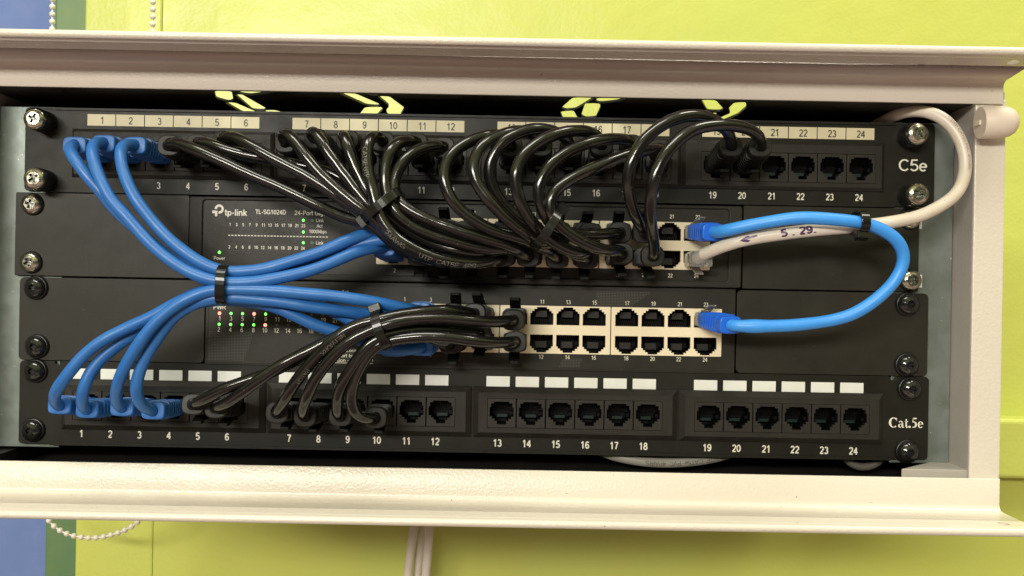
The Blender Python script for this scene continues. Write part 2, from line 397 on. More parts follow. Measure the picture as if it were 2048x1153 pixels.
SCREW = {k: screw_mesh(k) for k in ('zinc', 'small', 'black')}
WASH = {'zinc': washer_mesh(11.0, 5.8, 5.9), 'small': washer_mesh(1.2, 6.0, 5.6), 'black': washer_mesh(1.6, 6.6, 6.2)}
WH = {'zinc': 11.0, 'small': 1.2, 'black': 1.6}
def screws(parent, kind, pts, h0=1.2):
    for (px, py) in pts:
        hh = h0 + WH[kind]
        p = W(px, py, hh + 2)
        p.y = -hh * MM
        s = place('screw', SCREW[kind], p, parent, (0, random.uniform(0, 6.28), 0))
        w = place('washer', WASH[kind], Vector((p.x, -h0 * MM, p.z)), parent)
        w.parent = s; w.location = (0, (hh - h0) * MM, 0)

# ------------------------------------------------------------------ rack units
def notch_outline(x0, z1, x1, z0, r=1.8, notches=()):
    """panel plate outline, mm; z1 top, z0 bottom, notches = x positions on the top edge"""
    top = []
    for nx in sorted(notches, reverse=True):
        top += [(nx + 1.7, z1), (nx + 1.5, z1 - 1.3), (nx + .6, z1 - 2.0), (nx - .6, z1 - 2.0), (nx - 1.5, z1 - 1.3), (nx - 1.7, z1)]
    n = 4
    return arc(x1-r, z1-r, r, 0, 90, n) + top + arc(x0+r, z1-r, r, 90, 180, n) + arc(x0+r, z0+r, r, 180, 270, n) + arc(x1-r, z0+r, r, 270, 360, n)

def patch_panel(which):
    up = which == 'upper'
    lab = ('top black patch panel marked C5e, with aged numbered paper labels and zinc screws' if up else
           'bottom black patch panel marked Cat.5e, with blank white labels and black screws')
    if up:
        x0, z1 = P(51, 214); x1, z0 = P(1868, 411)
        z1 = 91.3; z0 = 47.0
    else:
        x0, _ = P(38, 800); x1, _ = P(1857, 840)
        z1 = -43.2; z0 = -87.4
    root = thing('patch_bay', Vector(((x0+x1)/2, 0, z0)) * MM, lab, 'patch panel', 'patch panels in the rack')
    mb = MB()
    nt = () if up else (P(116, 722)[0], P(1785, 757)[0])
    def centres(g):
        if up: return [P(203.5 + g * 409.3 + i * 58.3, 322.5, 2)[0] for i in range(6)], 66.3
        return [P(176 + g * 413.6 + i * 58.4, 815 + (g * 413.6 + i * 58.4) * 0.0183, 2)[0] for i in range(6)], -66.1
    wins = []
    for g in range(4):
        cx_, cz_ = centres(g)
        wins.append([(cx_[0] - 7.5, cz_ - 7.7), (cx_[5] + 7.5, cz_ - 7.7), (cx_[5] + 7.5, cz_ + 7.7), (cx_[0] - 7.5, cz_ + 7.7)])
    polys(mb, [notch_outline(x0, z1, x1, z0, 2.2, nt)] + wins, -1.6, 0.0, 0, 0.3)
    # folded edge standing slightly forward between the ears
    a, b = (P(110, 300)[0], P(1790, 300)[0])
    if up:
        mb.box(Vector((a, -0.9, z1 - 0.1))*MM, Vector((b, 0.2, z1 - 1.3))*MM)
        mb.box(Vector((a, -0.7, z0 + 1.0))*MM, Vector((b, 0.2, z0 - 0.5))*MM)
    else:
        mb.box(Vector((a, -0.9, z0 - 0.3))*MM, Vector((b, 0.2, z0 + 1.2))*MM)
    mb.box(Vector((x0 + 14, 16, z0 + 1.2))*MM, Vector((x1 - 14, 26, z1 - 1.2))*MM)
    mb.build('face_plate', 'plate', root)
    ink = MB()
    J = []
    for g in range(4):
        if up:
            bx0, bz1 = P(141 + g * 408.5, 257 + g * 7.8, 3); bx1, bz0 = P(545 + g * 408.5, 363 + g * 7.8, 3)
            wx0, wz1 = P(174 + g * 409.0 - 3, 279 + g * 7.6, 3)
        else:
            bx0, bz1 = P(120 + g * 413.3, 756 + g * 7.7, 3); bx1, bz0 = P(528 + g * 413.3, 867 + g * 7.6, 3)
        ch = 1.2 if up else 2.6
        if up:
            jc = [(x, 66.3) for x in centres(g)[0]]
        else:
            jc = [(x, -66.1) for x in centres(g)[0]]
        zc = jc[0][1]
        zt, zb = (bz1 + 0, bz0)
        if up: zt, zb = 80.2, 54.6
        else: zt, zb = -52.4, -79.2
        bl = MB()
        win = rrect(jc[0][0] - 7.6, zc - 7.75, jc[5][0] + 7.6, zc + 7.75, 0.2, 1)
        polys(bl, [rrect(bx0, zb, bx1, zt, 0.5, 1), win], 0.1, 0.1 + ch + (1.0 if up else 0.6), 0, 0)
        # chamfered frame: an outer wall ring sloping inwards
        e = 1.6 if up else 2.8; ht = 0.1 + ch + (1.0 if up else 0.6)
        def rr(x0_, z0_, x1_, z1_, h): return [Vector((x, -h, z))*MM for x, z in ((x0_, z0_), (x1_, z0_), (x1_, z1_), (x0_, z1_))]
        bl = MB()
        bl.loft([rr(bx0, zb, bx1, zt, 0.0), rr(bx0, zb, bx1, zt, 0.8), rr(bx0+e, zb+e, bx1-e, zt-e, ht)], 0, False, False, smooth=False)
        polys(bl, [[(bx0+e, zb+e), (bx1-e, zb+e), (bx1-e, zt-e), (bx0+e, zt-e)], win], ht - 1.5, ht, 0)
        block = bl.build('port_block', 'plastic', root, bevel=0.25)
        for i, (jx, jz) in enumerate(jc):
            place('jack', JACK, Vector((jx, -(ht - 0.9), jz)) * MM, block)
            J.append((jx, jz))
        for i in range(6):
            n = g * 6 + i + 1
            if up:
                lx = 174 + g * 410 + i * 57.6 + 28.8; ly = 240.5 + (lx - 203) * 0.0183
                lb = MB(); c = W(lx, ly, 0.35)
                lb.box(c + Vector((-7.4, -0.0, -3.05))*MM, c + Vector((7.4, 0.25, 3.05))*MM)
                text(lb, str(n), lx + 1, ly + 0.5, 14.5, None, 0.45, 1, 0.02)
                lb.build('number_label', ['sticker', 'ink'], root)
                nx = 200 + g * 408.5 + i * 58.5; ny = 371.5 + (nx - 316) * 0.0172
                word(root, 'printed_number', 'print', str(n), nx, ny, 13.5, None, 0.12, 0, 0.035)
            else:
                lx = 166 + g * 413.5 + i * 58.5 + (g * 1.6); ly = 748 + (lx - 166) * 0.0185
                lb = MB(); c = W(lx, ly, 0.3)
                lb.box(c + Vector((-6.2, 0, -2.75))*MM, c + Vector((6.2, 0.25, 2.75))*MM)
                lb.build('blank_label', 'white_label', root, bevel=0.1)
                nx = 162 + g * 416.5 + i * 58.4 ; nx += 0 if g < 3 else 3; ny = 867.5 + (nx - 162) * 0.0226
                word(root, 'printed_number', 'print', str(n), nx, ny, 14.5, None, 0.12, 0, 0.055)
    if up:
        text(ink, 'C5e', 1826, 331, 24, 57, 0.12, 0, 0.0)
    else:
        serif(ink, 1812, 846, 20, 68)
    ink.build('printed_lettering', 'print', root)
    if up: screws(root, 'zinc', [(67, 237), (67, 357), (1837, 267), (1838, 388)], 0.0)
    else: screws(root, 'black', [(65, 743), (60, 862), (1824, 779), (1819, 905)], 0.0)
    return J

def serif(mb, px, py, cap, width):
    """bold roman 'Cat.5e' from thick-and-thin strokes (unit: cap height 1)"""
    c = W(px, py, 0.12); k = (D - 0.12) / F * MM * cap
    st = []
    def stroke(pts, wds):
        L = []; R = []
        for i, (x, y) in enumerate(pts):
            a = pts[max(i-1, 0)]; b = pts[min(i+1, len(pts)-1)]
            dx, dy = b[0]-a[0], b[1]-a[1]; l = math.hypot(dx, dy) or 1
            w = wds[i] / 2
            L.append((x - dy/l*w, y + dx/l*w)); R.append((x + dy/l*w, y - dx/l*w))
        st.append((L, R))
    def ell(cx, cy, rx, ry, a0, a1, wmax, wmin, n=14):
        pts = []; wd = []
        for i in range(n+1):
            a = math.radians(a0 + (a1-a0)*i/n)
            pts.append((cx + rx*math.cos(a), cy + ry*math.sin(a)))
            wd.append(wmin + (wmax-wmin)*abs(math.cos(a))**1.3)
        stroke(pts, wd)
    # C
    ell(.42, .5, .33, .47, 48, 312, .21, .06); stroke([(.68, .98), (.68, .66)], [.05, .07]); stroke([(.60, .82), (.70, .70)], [.04, .06])
    # a
    x = .86
    ell(x+.20, .45, .15, .20, 150, 20, .15, .06, 8); stroke([(x+.35, .48), (x+.35, .12), (x+.44, .03), (x+.52, .06)], [.15, .15, .10, .05])
    ell(x+.17, .19, .13, .16, 80, 300, .15, .06, 10); stroke([(x+.17, .34), (x+.34, .41)], [.06, .06])
    # t
    x = 1.42
    stroke([(x+.14, .86), (x+.14, .14), (x+.22, .03), (x+.33, .10)], [.12, .15, .13, .04]); stroke([(x, .62), (x+.32, .62)], [.07, .07])
    # .
    x = 1.85
    stroke([(x+.02, .0), (x+.02, .19)], [.19, .19])
    # 5
    x = 2.06
    stroke([(x+.12, .94), (x+.44, .94)], [.13, .13]); stroke([(x+.14, .95), (x+.07, .56)], [.06, .06])
    ell(x+.19, .33, .20, .27, 120, -120, .18, .08, 12); 
    # e
    x = 2.62
    ell(x+.24, .33, .18, .30, 0, 320, .15, .06, 14); stroke([(x+.10, .36), (x+.42, .36)], [.06, .06])
    wtot = 3.08
    kx = width / cap / wtot
    for L, R in st:
        n = len(L); V = L + R
        mb.add([Vector((c.x + (x - wtot/2)*k*kx, c.y, c.z + (y - .5)*k)) for x, y in V], [(i, i+1, n+i+1, n+i) for i in range(n-1)], 0)

JU = patch_panel('upper')
JL = patch_panel('lower')

def port_row(root, mods, zt, zb, zrow, hface):
    """mods: list of (x_left, x_right, [col xs]) mm; returns {number: (x, z)}"""
    out = {}
    n = 1
    up = stepped(SW_ROWS, 1); dn = stepped(SW_ROWS, -1)
    for (xl, xr, cols) in mods:
        mb = MB()
        holes = []
        for cx in cols:
            holes.append([(cx + x, zrow[0] + z) for x, z in up]); holes.append([(cx + x, zrow[1] + z) for x, z in dn])
        polys(mb, [rrect(xl, zb, xr, zt, 0.3, 1)] + holes, hface - 1.5, hface, 0, 0.08)
        blk = mb.build('port_block', 'ivory', root)
        for cx in cols:
            place('port', PORT_UP, Vector((cx, -(hface - 0.3), zrow[0])) * MM, blk)
            place('port', PORT_DN, Vector((cx, -(hface - 0.3), zrow[1])) * MM, blk)
            out[n] = (cx, zrow[0]); out[n + 1] = (cx, zrow[1]); n += 2
    return out

def led_part(root, px, py, m, r=1.0, h=0.3):
    mb = MB(); c = W(px, py, h) / MM
    mb.loft([[Vector((c.x + q*r*math.cos(a), -hh, c.z + q*r*1.05*math.sin(a)))*MM for a in [i*math.pi/6 for i in range(12)]] for q, hh in ((1, 0.0), (1, h), (.7, h + .18), (.25, h + .24))], 0, False, True)
    return mb.build('indicator_light', m, root)

# ---- upper switch
def upper_switch():
    x0, _ = P(30, 470); x1, _ = P(1838, 500)
    z1, z0 = 46.1, 1.9
    root = thing('network_switch', Vector(((x0+x1)/2, 0, z0))*MM, 'charcoal network switch with raised front frame and zinc screws under the top patch panel', 'network switch', 'network switches in the rack')
    bx0 = P(379.5, 470)[0]; bx1 = P(1482, 500)[0]
    ex0, ex1 = P(377, 470)[0], P(1486, 500)[0]
    for a, b, m in ((x0, ex0, 0), (ex1, x1, 1)):
        mb = MB(); polys(mb, [rrect(a, z0, b, z1, 0.8, 3)], -2.0, 0.0, 0, 0.3)
        mb.box(Vector((a if m else b - 2, -0.1, z0 + 0.5))*MM, Vector((a + 2 if m else b, 30, z1 - .5))*MM)
        mb.build('rack_ear', 'plate2', root)
    mb = MB()
    ix0, iz1 = P(407, 402, 1); ix1, iz0 = P(1455, 563, 1)
    iz1 = 43.6; iz0 = 5.5
    polys(mb, [rrect(bx0, z0 + .2, bx1, z1 - .6, 1.5, 3), rrect(ix0, iz0, ix1, iz1, 1.6, 4)], -1.5, 2.0, 0, 0.7, None, 2)
    mb.build('front_bezel', 'plastic', root)
    mods = []
    hf = 1.3
    for i in range(3):
        l = 752.8 + 223.1 * i; r = l + 221.0; cy = 485 + (l - 752) * 0.0183
        mods.append((P(l, cy, hf)[0], P(r, cy, hf)[0], [P(l + o, cy, hf)[0] for o in (34.5, 87, 139.5, 191.5)]))
    zt = P(1310, 444, hf)[1]; zb = P(1310, 539, hf)[1]
    zr = (P(1338, 463.7, hf)[1], P(1338, 519.5, hf)[1])
    fp = MB()
    hole = [(mods[0][0]+.1, zb+.1), (mods[2][1]-.1, zb+.1), (mods[2][1]-.1, zt-.1), (mods[0][0]+.1, zt-.1)]
    polys(fp, [rrect(ix0 - 1, iz0 - 1, ix1 + 1, iz1 + 1, .5, 2), hole], -1.5, 1.0, 0)
    fp.box(Vector((bx0 + 3, 14, z0 + 2))*MM, Vector((bx1 - 3, 60, z1 - 2))*MM)
    fp.build('face_plate', 'plate2', root)
    ports = port_row(root, mods, zt, zb, zr, hf)
    t = MB()
    h = 1.08
    word(root, 'printed_word', 'print', 'tp-link', 472, 425.5, 12.5, 45, h, 0, 0.055)
    # round logo with a cross bar
    def ringpoly(cx, cy, ro, ri, a0, a1, n=16):
        c = W(cx, cy, h); k = (D-h)/F*MM
        V = []
        for i in range(n+1):
            a = math.radians(a0 + (a1-a0)*i/n)
            V += [(c.x + ro*k*math.cos(a), c.y, c.z + ro*k*math.sin(a)), (c.x + ri*k*math.cos(a), c.y, c.z + ri*k*math.sin(a))]
        t.add(V, [(2*i, 2*i+1, 2*i+3, 2*i+2) for i in range(n)], 0)
    ringpoly(438.5, 418.5, 9.2, 4.6, -100, 182)
    rect_px(t, 432.3, 427.5, 5.0, 11, h); rect_px(t, 427.2, 424.2, 5.4, 5.6, h)
    word(root, 'printed_word', 'print', 'TL-SG1024D', 541.5, 424.5, 9, 61, h, 0, 0.055)
    word(root, 'printed_word', 'print', '24-Port Gigabit Switch', 589, 426, 9, 112, h, 0, 0.03, 'l')
    for i in range(12):
        x = 459.8 + 13.35 * i; dy = (x - 460) * 0.0183
        word(root, 'printed_number', 'print', str(2*i+1), x, 449.3 + dy, 6.4, None, h, 0, 0.055)
        word(root, 'printed_number', 'print', str(2*i+2), x - 1, 494.3 + dy, 6.4, None, h, 0, 0.055)
    t.build('logo', 'print', root); t = MB()
    n = 31
    for i in range(n):
        x = 458.5 + (653.5 - 458.5) * i / (n - 1); rect_px(t, x, 471 + (x - 458) * 0.0185, 4.4, 1.9, h)
    word(root, 'printed_word', 'print', 'Link', 640, 441.3, 7, 15.5, h, 0, 0.02); word(root, 'printed_word', 'print', 'Act', 639, 452.3, 7, 12, h, 0, 0.02)
    word(root, 'printed_word', 'print', '1000Mbps', 636, 463.5, 7, 35, h, 0, 0.025)
    word(root, 'printed_word', 'print', 'Link', 639.5, 486.3, 7, 15, h, 0, 0.02); word(root, 'printed_word', 'print', 'Act', 638.5, 497.5, 7, 12, h, 0, 0.02); word(root, 'printed_word', 'print', '1000Mbps', 635, 508.5, 7, 35, h, 0, 0.025)
    word(root, 'printed_word', 'print', 'Power', 439, 516.7, 7, 22.5, h, 0, 0.02)
    for i in range(12):
        # odd numbers above, even below
        mi, c = divmod(i, 4)
        x = 752.8 + 223.1 * mi + (34.5, 87, 139.5, 191.5)[c]
        word(root, 'printed_number', 'print', str(2*i+1), x + 5, 424.5 + (x - 843) * 0.0183, 7.6, None, h, 0, 0.055)
        word(root, 'printed_number', 'print', str(2*i+2), x + 2, 541.5 + (x - 788) * 0.0183, 7.6, None, h, 0, 0.055)
    t.build('dashed_line', 'print', root); t = MB()
    rect_px(t, 624.5, 453, 5, 1.2, h, 1); rect_px(t, 624, 498, 5, 1.2, h, 1)
    for q in ((624.5, 441.5), (624, 486)):
        c = W(*q, h); t.add([c + Vector((math.cos(a)*.95, 0, math.sin(a)*.85))*MM for a in [i*math.pi/6 for i in range(12)]], [tuple(range(12))], 1)
    t.build('key_symbols', ['print', 'print_green'], root)
    for i in range(12):
        x = 459.8 + 13.35 * i; dy = (x - 460) * 0.0183
        for k, y in enumerate((438.3, 461.8, 483.3, 506.0)):
            lit = i == 11
            led_part(root, x, y + dy, 'led_green' if lit else 'led_off', 0.72 if lit else 0.5, 1.1)
    led_part(root, 438.7, 505, 'led_green', 0.8, 1.1)
    screws(root, 'small', [(60, 408), (57, 525), (1824, 437), (1825, 561)], 0.0)
    for py in (443, 561):
        mb = MB(); c = W(1837, py, -1)
        mb.box(c + Vector((-2, 0.4, -4.0))*MM, c + Vector((2.2, 1.4, 3.0))*MM)
        mb.build('cage_nut', 'white_label', root, bevel=0.3)
    return ports

# ---- lower switch
def lower_switch():
    x0, _ = P(38, 640); x1, _ = P(1856, 670)
    z1, z0 = 1.1, -42.9
    root = thing('network_switch', Vector(((x0+x1)/2, 0, z0))*MM, 'dark network switch with red and green lights, just above the bottom patch panel', 'network switch', 'network switches in the rack')
    for a, b, m in ((x0, P(409, 640)[0], 0), (P(1473, 670)[0], x1, 1)):
        ol = rrect(a, z0, b, z1, 2.6, 5)
        mb = MB(); polys(mb, [ol], -2.0, 0.0, 0, 0.25)
        mb.build('rack_ear', 'plate2' if 0 else 'plate2', root)
    mb = MB()
    fx0 = P(411, 640, .6)[0]; fx1 = P(1470, 670, .6)[0]
    hf = 1.0
    mods = []
    for i in range(3):
        l = 777.2 + 222.6 * i; r = l + 220.8; cy = 655 + (l - 777) * 0.0183
        mods.append((P(l, cy, hf)[0], P(r, cy, hf)[0], [P(l + o, cy, hf)[0] for o in (31, 83.5, 136, 188.5)]))
    zt = P(1110, 612.5, hf)[1]; zb = P(1110, 708, hf)[1]
    zr = (P(1083, 632.3, hf)[1], P(1083, 687.5, hf)[1])
    hole = [(mods[0][0]+.1, zb+.1), (mods[2][1]-.1, zb+.1), (mods[2][1]-.1, zt-.1), (mods[0][0]+.1, zt-.1)]
    polys(mb, [rrect(fx0, z0 - .4, fx1, z1 + .4, .4, 2), hole], -1.5, 0.6, 0, 0.2)
    a = rrect(fx0 + .6, z0 + .4, fx1 - .6, z1 - .3, .6, 2); b = rrect(fx0 + 1.5, z0 + 1.3, fx1 - 1.5, z1 - 1.2, .5, 2)
    polys(mb, [a, b], 0.5, 0.85, 0, 0.1)
    mb.box(Vector((fx0 + 3, 14, z0 + 2))*MM, Vector((fx1 - 3, 60, z1 - 2))*MM)
    mb.build('face_plate', 'plate2', root)
    ports = port_row(root, mods, zt, zb, zr, hf)
    t = MB(); h = 0.7
    word(root, 'printed_word', 'print', 'PWR', 439.5, 614.5, 9.5, 24.5, h, 0, 0.006)
    for i in range(12):
        x = 439 + 23.05 * i; dy = (x - 439) * 0.0183
        word(root, 'printed_number', 'print', str(2*i+1), x, 637 + dy, 9, None, h, 0, 0.0)
        word(root, 'printed_number', 'print', str(2*i+2), x - 1.5, 659.3 + dy, 9, None, h, 0, 0.0)
        mi, c = divmod(i, 4)
        x = 777.2 + 222.6 * mi + (31, 83.5, 136, 188.5)[c]
        word(root, 'printed_number', 'print', str(2*i+1), x + 1, 598.8 + (x - 808) * 0.0183, 8.2, None, h, 0, 0.0)
        word(root, 'printed_number', 'print', str(2*i+2), x - 1, 709.0 + (x - 808) * 0.0183, 8.2, None, h, 0, 0.0)
    word(root, 'printed_word', 'print', 'Link', 655, 584, 7.5, 16, h, 0, 0.01); word(root, 'printed_word', 'print', '1000Mbps', 622, 583, 7.5, 36, h, 0, 0.01)
    word(root, 'printed_word', 'print', 'Act', 690, 584, 7.5, 15, h, 0, 0.01); word(root, 'printed_word', 'print_red', '*', 674, 586, 14, 7, h, 0, 0.055)
    word(root, 'printed_word', 'print', 'G', 469, 604, 9, 8, h, 0, 0.02); word(root, 'printed_word', 'print', '24', 484, 604.5, 8, 9, h, 0, 0.02)
    word(root, 'printed_word', 'print', 'Control On', 714, 701.5, 6.8, 44, h, 0, 0.0, 'c')
    word(root, 'printed_word', 'print', 'Port Isolation', 706, 712, 6.8, 62, h, 0, 0.0, 'c')
    word(root, 'printed_word', 'print', 'Extension - 10Mbps', 692, 721.0, 6.8, 88, h, 0, 0.0, 'c')
    rect_px(t, 745.5, 710, 1.2, 26, h); rect_px(t, 690, 727 - .6, 112, 1.1, h)
    t.build('printed_frame', 'print', root)
    # raster of fine dots printed on the front
    def inside(x, y, pl):
        c = False
        for i in range(len(pl)):
            (x1_, y1_), (x2_, y2_) = pl[i], pl[i-1]
            if (y1_ > y) != (y2_ > y) and x < (x2_-x1_)*(y-y1_)/(y2_-y1_)+x1_: c = not c
        return c
    for pl in ([(416, 664), (508, 664), (487, 724), (416, 722)], [(1126, 718), (1163, 718), (1161, 739), (1116, 738)], [(1194, 584), (1304, 584), (1262, 614), (1188, 612)]):
        t = MB()
        for i in range(50):
            for j in range(30):
                x = min(p[0] for p in pl) + i * 3.1; y = min(p[1] for p in pl) + j * 3.1 + i * 3.1 * .0183
                if inside(x, y, pl): rect_px(t, x, y, 1.25, 1.25, h, 0)
        t.build('dot_pattern', 'print_dim', root)
    for i in range(12):
        x = 439 + 23.05 * i; dy = (x - 439) * 0.0183
        for k, y in enumerate((627.0, 649.0)):
            num = 2*i + 1 + k
            m = 'led_off'
            if num in (1, 7, 10): m = 'led_red'
            elif num <= 9 or num == 23: m = 'led_green'
            led_part(root, x - k*.8, y + dy, m, 0.9 if m == 'led_red' else 0.75, .7)
    led_part(root, 439.5, 604.5, 'led_green', 0.9, .7)
    screws(root, 'black', [(66, 576), (68, 694), (1820, 609), (1818, 731)], 0.0)
    return ports
PU = upper_switch()
PL = lower_switch()

# ------------------------------------------------------------------ cables
def cat_path(pts, step=1.4 * MM):
    out = []
    n = len(pts)
    ext = [pts[0] * 2 - pts[1]] + pts + [pts[-1] * 2 - pts[-2]]
    for i in range(n - 1):
        p0, p1, p2, p3 = ext[i:i+4]
        def tj(t, a, b): return t + max((b - a).length, 1e-7) ** 0.5
        t0 = 0; t1 = tj(t0, p0, p1); t2 = tj(t1, p1, p2); t3 = tj(t2, p2, p3)
        k = max(2, int((p2 - p1).length / step))
        for q in range(k):
            t = t1 + (t2 - t1) * q / k
            A1 = p0*((t1-t)/(t1-t0)) + p1*((t-t0)/(t1-t0)); A2 = p1*((t2-t)/(t2-t1)) + p2*((t-t1)/(t2-t1)); A3 = p2*((t3-t)/(t3-t2)) + p3*((t-t2)/(t3-t2))
            B1 = A1*((t2-t)/(t2-t0)) + A2*((t-t0)/(t2-t0)); B2 = A2*((t3-t)/(t3-t1)) + A3*((t-t1)/(t3-t1))
            out.append(B1*((t2-t)/(t2-t1)) + B2*((t-t1)/(t2-t1)))
    out.append(pts[-1].copy())
    for _ in range(14):
        out = [out[0]] + [out[i]*.5 + (out[i-1] + out[i+1])*.25 for i in range(1, len(out)-1)] + [out[-1]]
    return out
def fill_h(pts, h0, h1):
    """fill missing heights linearly between given ones"""
    P_ = [list(p) if len(p) == 3 else [p[0], p[1], None] for p in pts]
    if P_[0][2] is None: P_[0][2] = h0
    if P_[-1][2] is None: P_[-1][2] = h1
    known = [i for i, p in enumerate(P_) if p[2] is not None]
    for a, b in zip(known, known[1:]):
        for i in range(a + 1, b):
            P_[i][2] = P_[a][2] + (P_[b][2] - P_[a][2]) * (i - a) / (b - a)
    return [W(*p) for p in P_]
def tube(mb, path, r, mi=0, n=16, rfun=None, caps=True):
    T = [(path[min(i+1, len(path)-1)] - path[max(i-1, 0)]).normalized() for i in range(len(path))]
    N = T[0].orthogonal().normalized()
    rings = []
    for i, p in enumerate(path):
        N = (N - T[i] * N.dot(T[i])).normalized(); B = T[i].cross(N)
        rr = r * (rfun(i / max(1, len(path)-1)) if rfun else 1)
        rings.append([p + (N*math.cos(2*math.pi*j/n) + B*math.sin(2*math.pi*j/n)) * rr for j in range(n)])
    mb.loft(rings, mi, caps, caps)

def superell(w, h, n=24, e=4.0):
    out = []
    for i in range(n):
        a = 2*math.pi*(i+.5)/n; c, s_ = math.cos(a), math.sin(a)
        out.append((math.copysign(abs(c)**(2/e), c)*w/2, math.copysign(abs(s_)**(2/e), s_)*h/2))
    return out

def make_boot(cable, Jp, Cp, latch, kind):
    on_panel = abs(Jp.z) > 0.05
    """plug boot from the port face Jp to the collar end Cp (world, m); latch +1 up / -1 down"""
    ax = (Cp - Jp); L = ax.length / MM; ax.normalize()
    X = (Vector((1, 0, 0)) - ax * ax.x).normalized(); Z = X.cross(ax)
    if Z.z < 0: Z = -Z
    def sec(t, w, h, e=4.0, dz=0.0, n=24):
        return [Jp + ax*(t*MM) + X*(x*MM) + Z*((z+dz)*MM) for x, z in superell(w, h, n, e)]
    mb = MB()
    start = 3.5 if kind == 'sky' else -2.0
    bl = kind != 'black'
    R = [sec(start, 11.4, 7.8, 7), sec(3.8 if kind == 'sky' else 5.5, 11.6, 8.2, 7), sec(7, 11.6, 8.4, 6)]
    t = 8.0; k = 0
    while t < L - 5.5:
        u = (t - 8) / max(1, L - 13.5)
        w = 11.8 - 0.3*u; h = 8.8 + 0.8*u
        R += [sec(t, w, h, 5), sec(t + 1.2, w + .2, h + .2, 5), sec(t + 1.4, w - 2.4, h - 2.2, 5), sec(t + 2.5, w - 2.4, h - 2.2, 5)]
        t += 2.7
    mb.loft(R, 0, True, True, smooth=False)
    cw, ch = (12.0, 8.8) if bl else (11.7, 10.7)
    e = 4.0 if bl else 2.7
    mb.loft([sec(L-5.2, cw-2, ch-2, e), sec(L-4.6, cw-.4, ch-.4, e), sec(L-3.6, cw, ch, e), sec(L-.8, cw, ch, e), sec(L-.2, cw-.5, ch-.5, e)], 0, True, False, smooth=False)
    mb.loft([sec(L-.2, cw-.5, ch-.5, e), sec(L, cw-1.2, ch-1.2, e), sec(L+.1, 6.0, 6.0, 2.2), sec(L-.5, 5.0, 5.0, 2)], 1, False, True, smooth=False)
    b = mb.build('plug_boot', {'blue': ['blue_boot', 'blue_boot'], 'sky': ['sky_boot', 'sky_boot'], 'black': ['black_boot', 'boot_rim']}[kind], cable)
    if kind == 'black':
        lt = MB(); prof = [(3.0, 3.2), (7, 4.6), (11, 6.4), (15, 8.8), (17.5, 10.6), (19.3, 11.4), (20.4, 11.3)]
        kk = 0.66 if on_panel else 0.86
        prof = [(t_ * (0.92 if on_panel else 1), 3.2 + (z_ - 3.2) * kk) for t_, z_ in prof]
        jw = random.uniform(-.08, .08)
        Rg = []
        for i, (t_, z_) in enumerate(prof):
            wd = 5.6 if i < 5 else 5.6 - (i-4)*.8
            a = prof[max(0, i-1)]; c_ = prof[min(len(prof)-1, i+1)]
            dt, dz = c_[0]-a[0], c_[1]-a[1]; l = math.hypot(dt, dz); nt_, nz = -dz/l*.65, dt/l*.65
            Rg.append([Jp + ax*((t_ + sa*nt_)*MM) + X*((sx*wd/2 + z_*jw)*MM) + Z*((z_ + sa*nz)*latch*MM) for sx, sa in ((-1,-1),(1,-1),(1,1),(-1,1))])
        lt.loft(Rg, 0, True, True, smooth=False)
        lt.build('latch_tab', 'latch', b)
    if kind == 'sky':
        pl = MB(); pl.loft([sec(-3, 11.5, 7.6, 9), sec(4.2, 11.5, 7.6, 9)], 0, True, True, smooth=False)
        pl.loft([[Jp + ax*(t_*MM) + X*(sx*2.2*MM) + Z*((z_+sz)*latch*MM) for sx, sz in ((-1,-.4),(1,-.4),(1,.4),(-1,.4))] for t_, z_ in ((-2, 4.2), (3, 5.4), (8, 7.8))], 0, True, True, smooth=False)
        pl.build('plug', 'clear', cable, bevel=0.15)
    return ax, L

def on_cable(mb, path, r, s, near, cap, mi=0, rev=False, bold=0.0, off=0.07, side=0.0, gap=1.0, dots=False):
    """lettering wrapped on the viewer side of a cable; near = world point where it starts"""
    V, Fc = text2d(s, bold)
    i0 = min(range(len(path)), key=lambda i: (path[i] - near).length)
    acc = [0.0]
    for a, b in zip(path, path[1:]): acc.append(acc[-1] + (b - a).length)
    sc = cap * MM
    out = []
    for v in V:
        s_ = acc[i0] + (-1 if rev else 1) * (v.x) * sc * gap
        s_ = min(max(s_, 0.0001), acc[-1] - 0.0001)
        lo, hi = 0, len(acc) - 1
        while hi - lo > 1:
            m = (lo + hi)//2
            if acc[m] <= s_: lo = m
            else: hi = m
        f = (s_ - acc[lo]) / max(1e-9, acc[lo+1] - acc[lo])
        p = path[lo].lerp(path[lo+1], f)
        ta = (path[min(lo+1, len(path)-1)] - path[max(lo-1, 0)]).normalized(); tb = (path[min(lo+2, len(path)-1)] - path[lo]).normalized()
        T = ta.lerp(tb, f).normalized()
        Rd = -T if rev else T
        N = (Vector((0, -1, 0)) - T * T.dot(Vector((0, -1, 0)))).normalized()
        U = N.cross(Rd)
        a = (v.y - CAP/2) * sc / r + side
        out.append(p + (N*math.cos(a) + U*math.sin(a)) * (r + off*MM + (v.z % 7)*LAY))
    mb.add(out, Fc, mi)

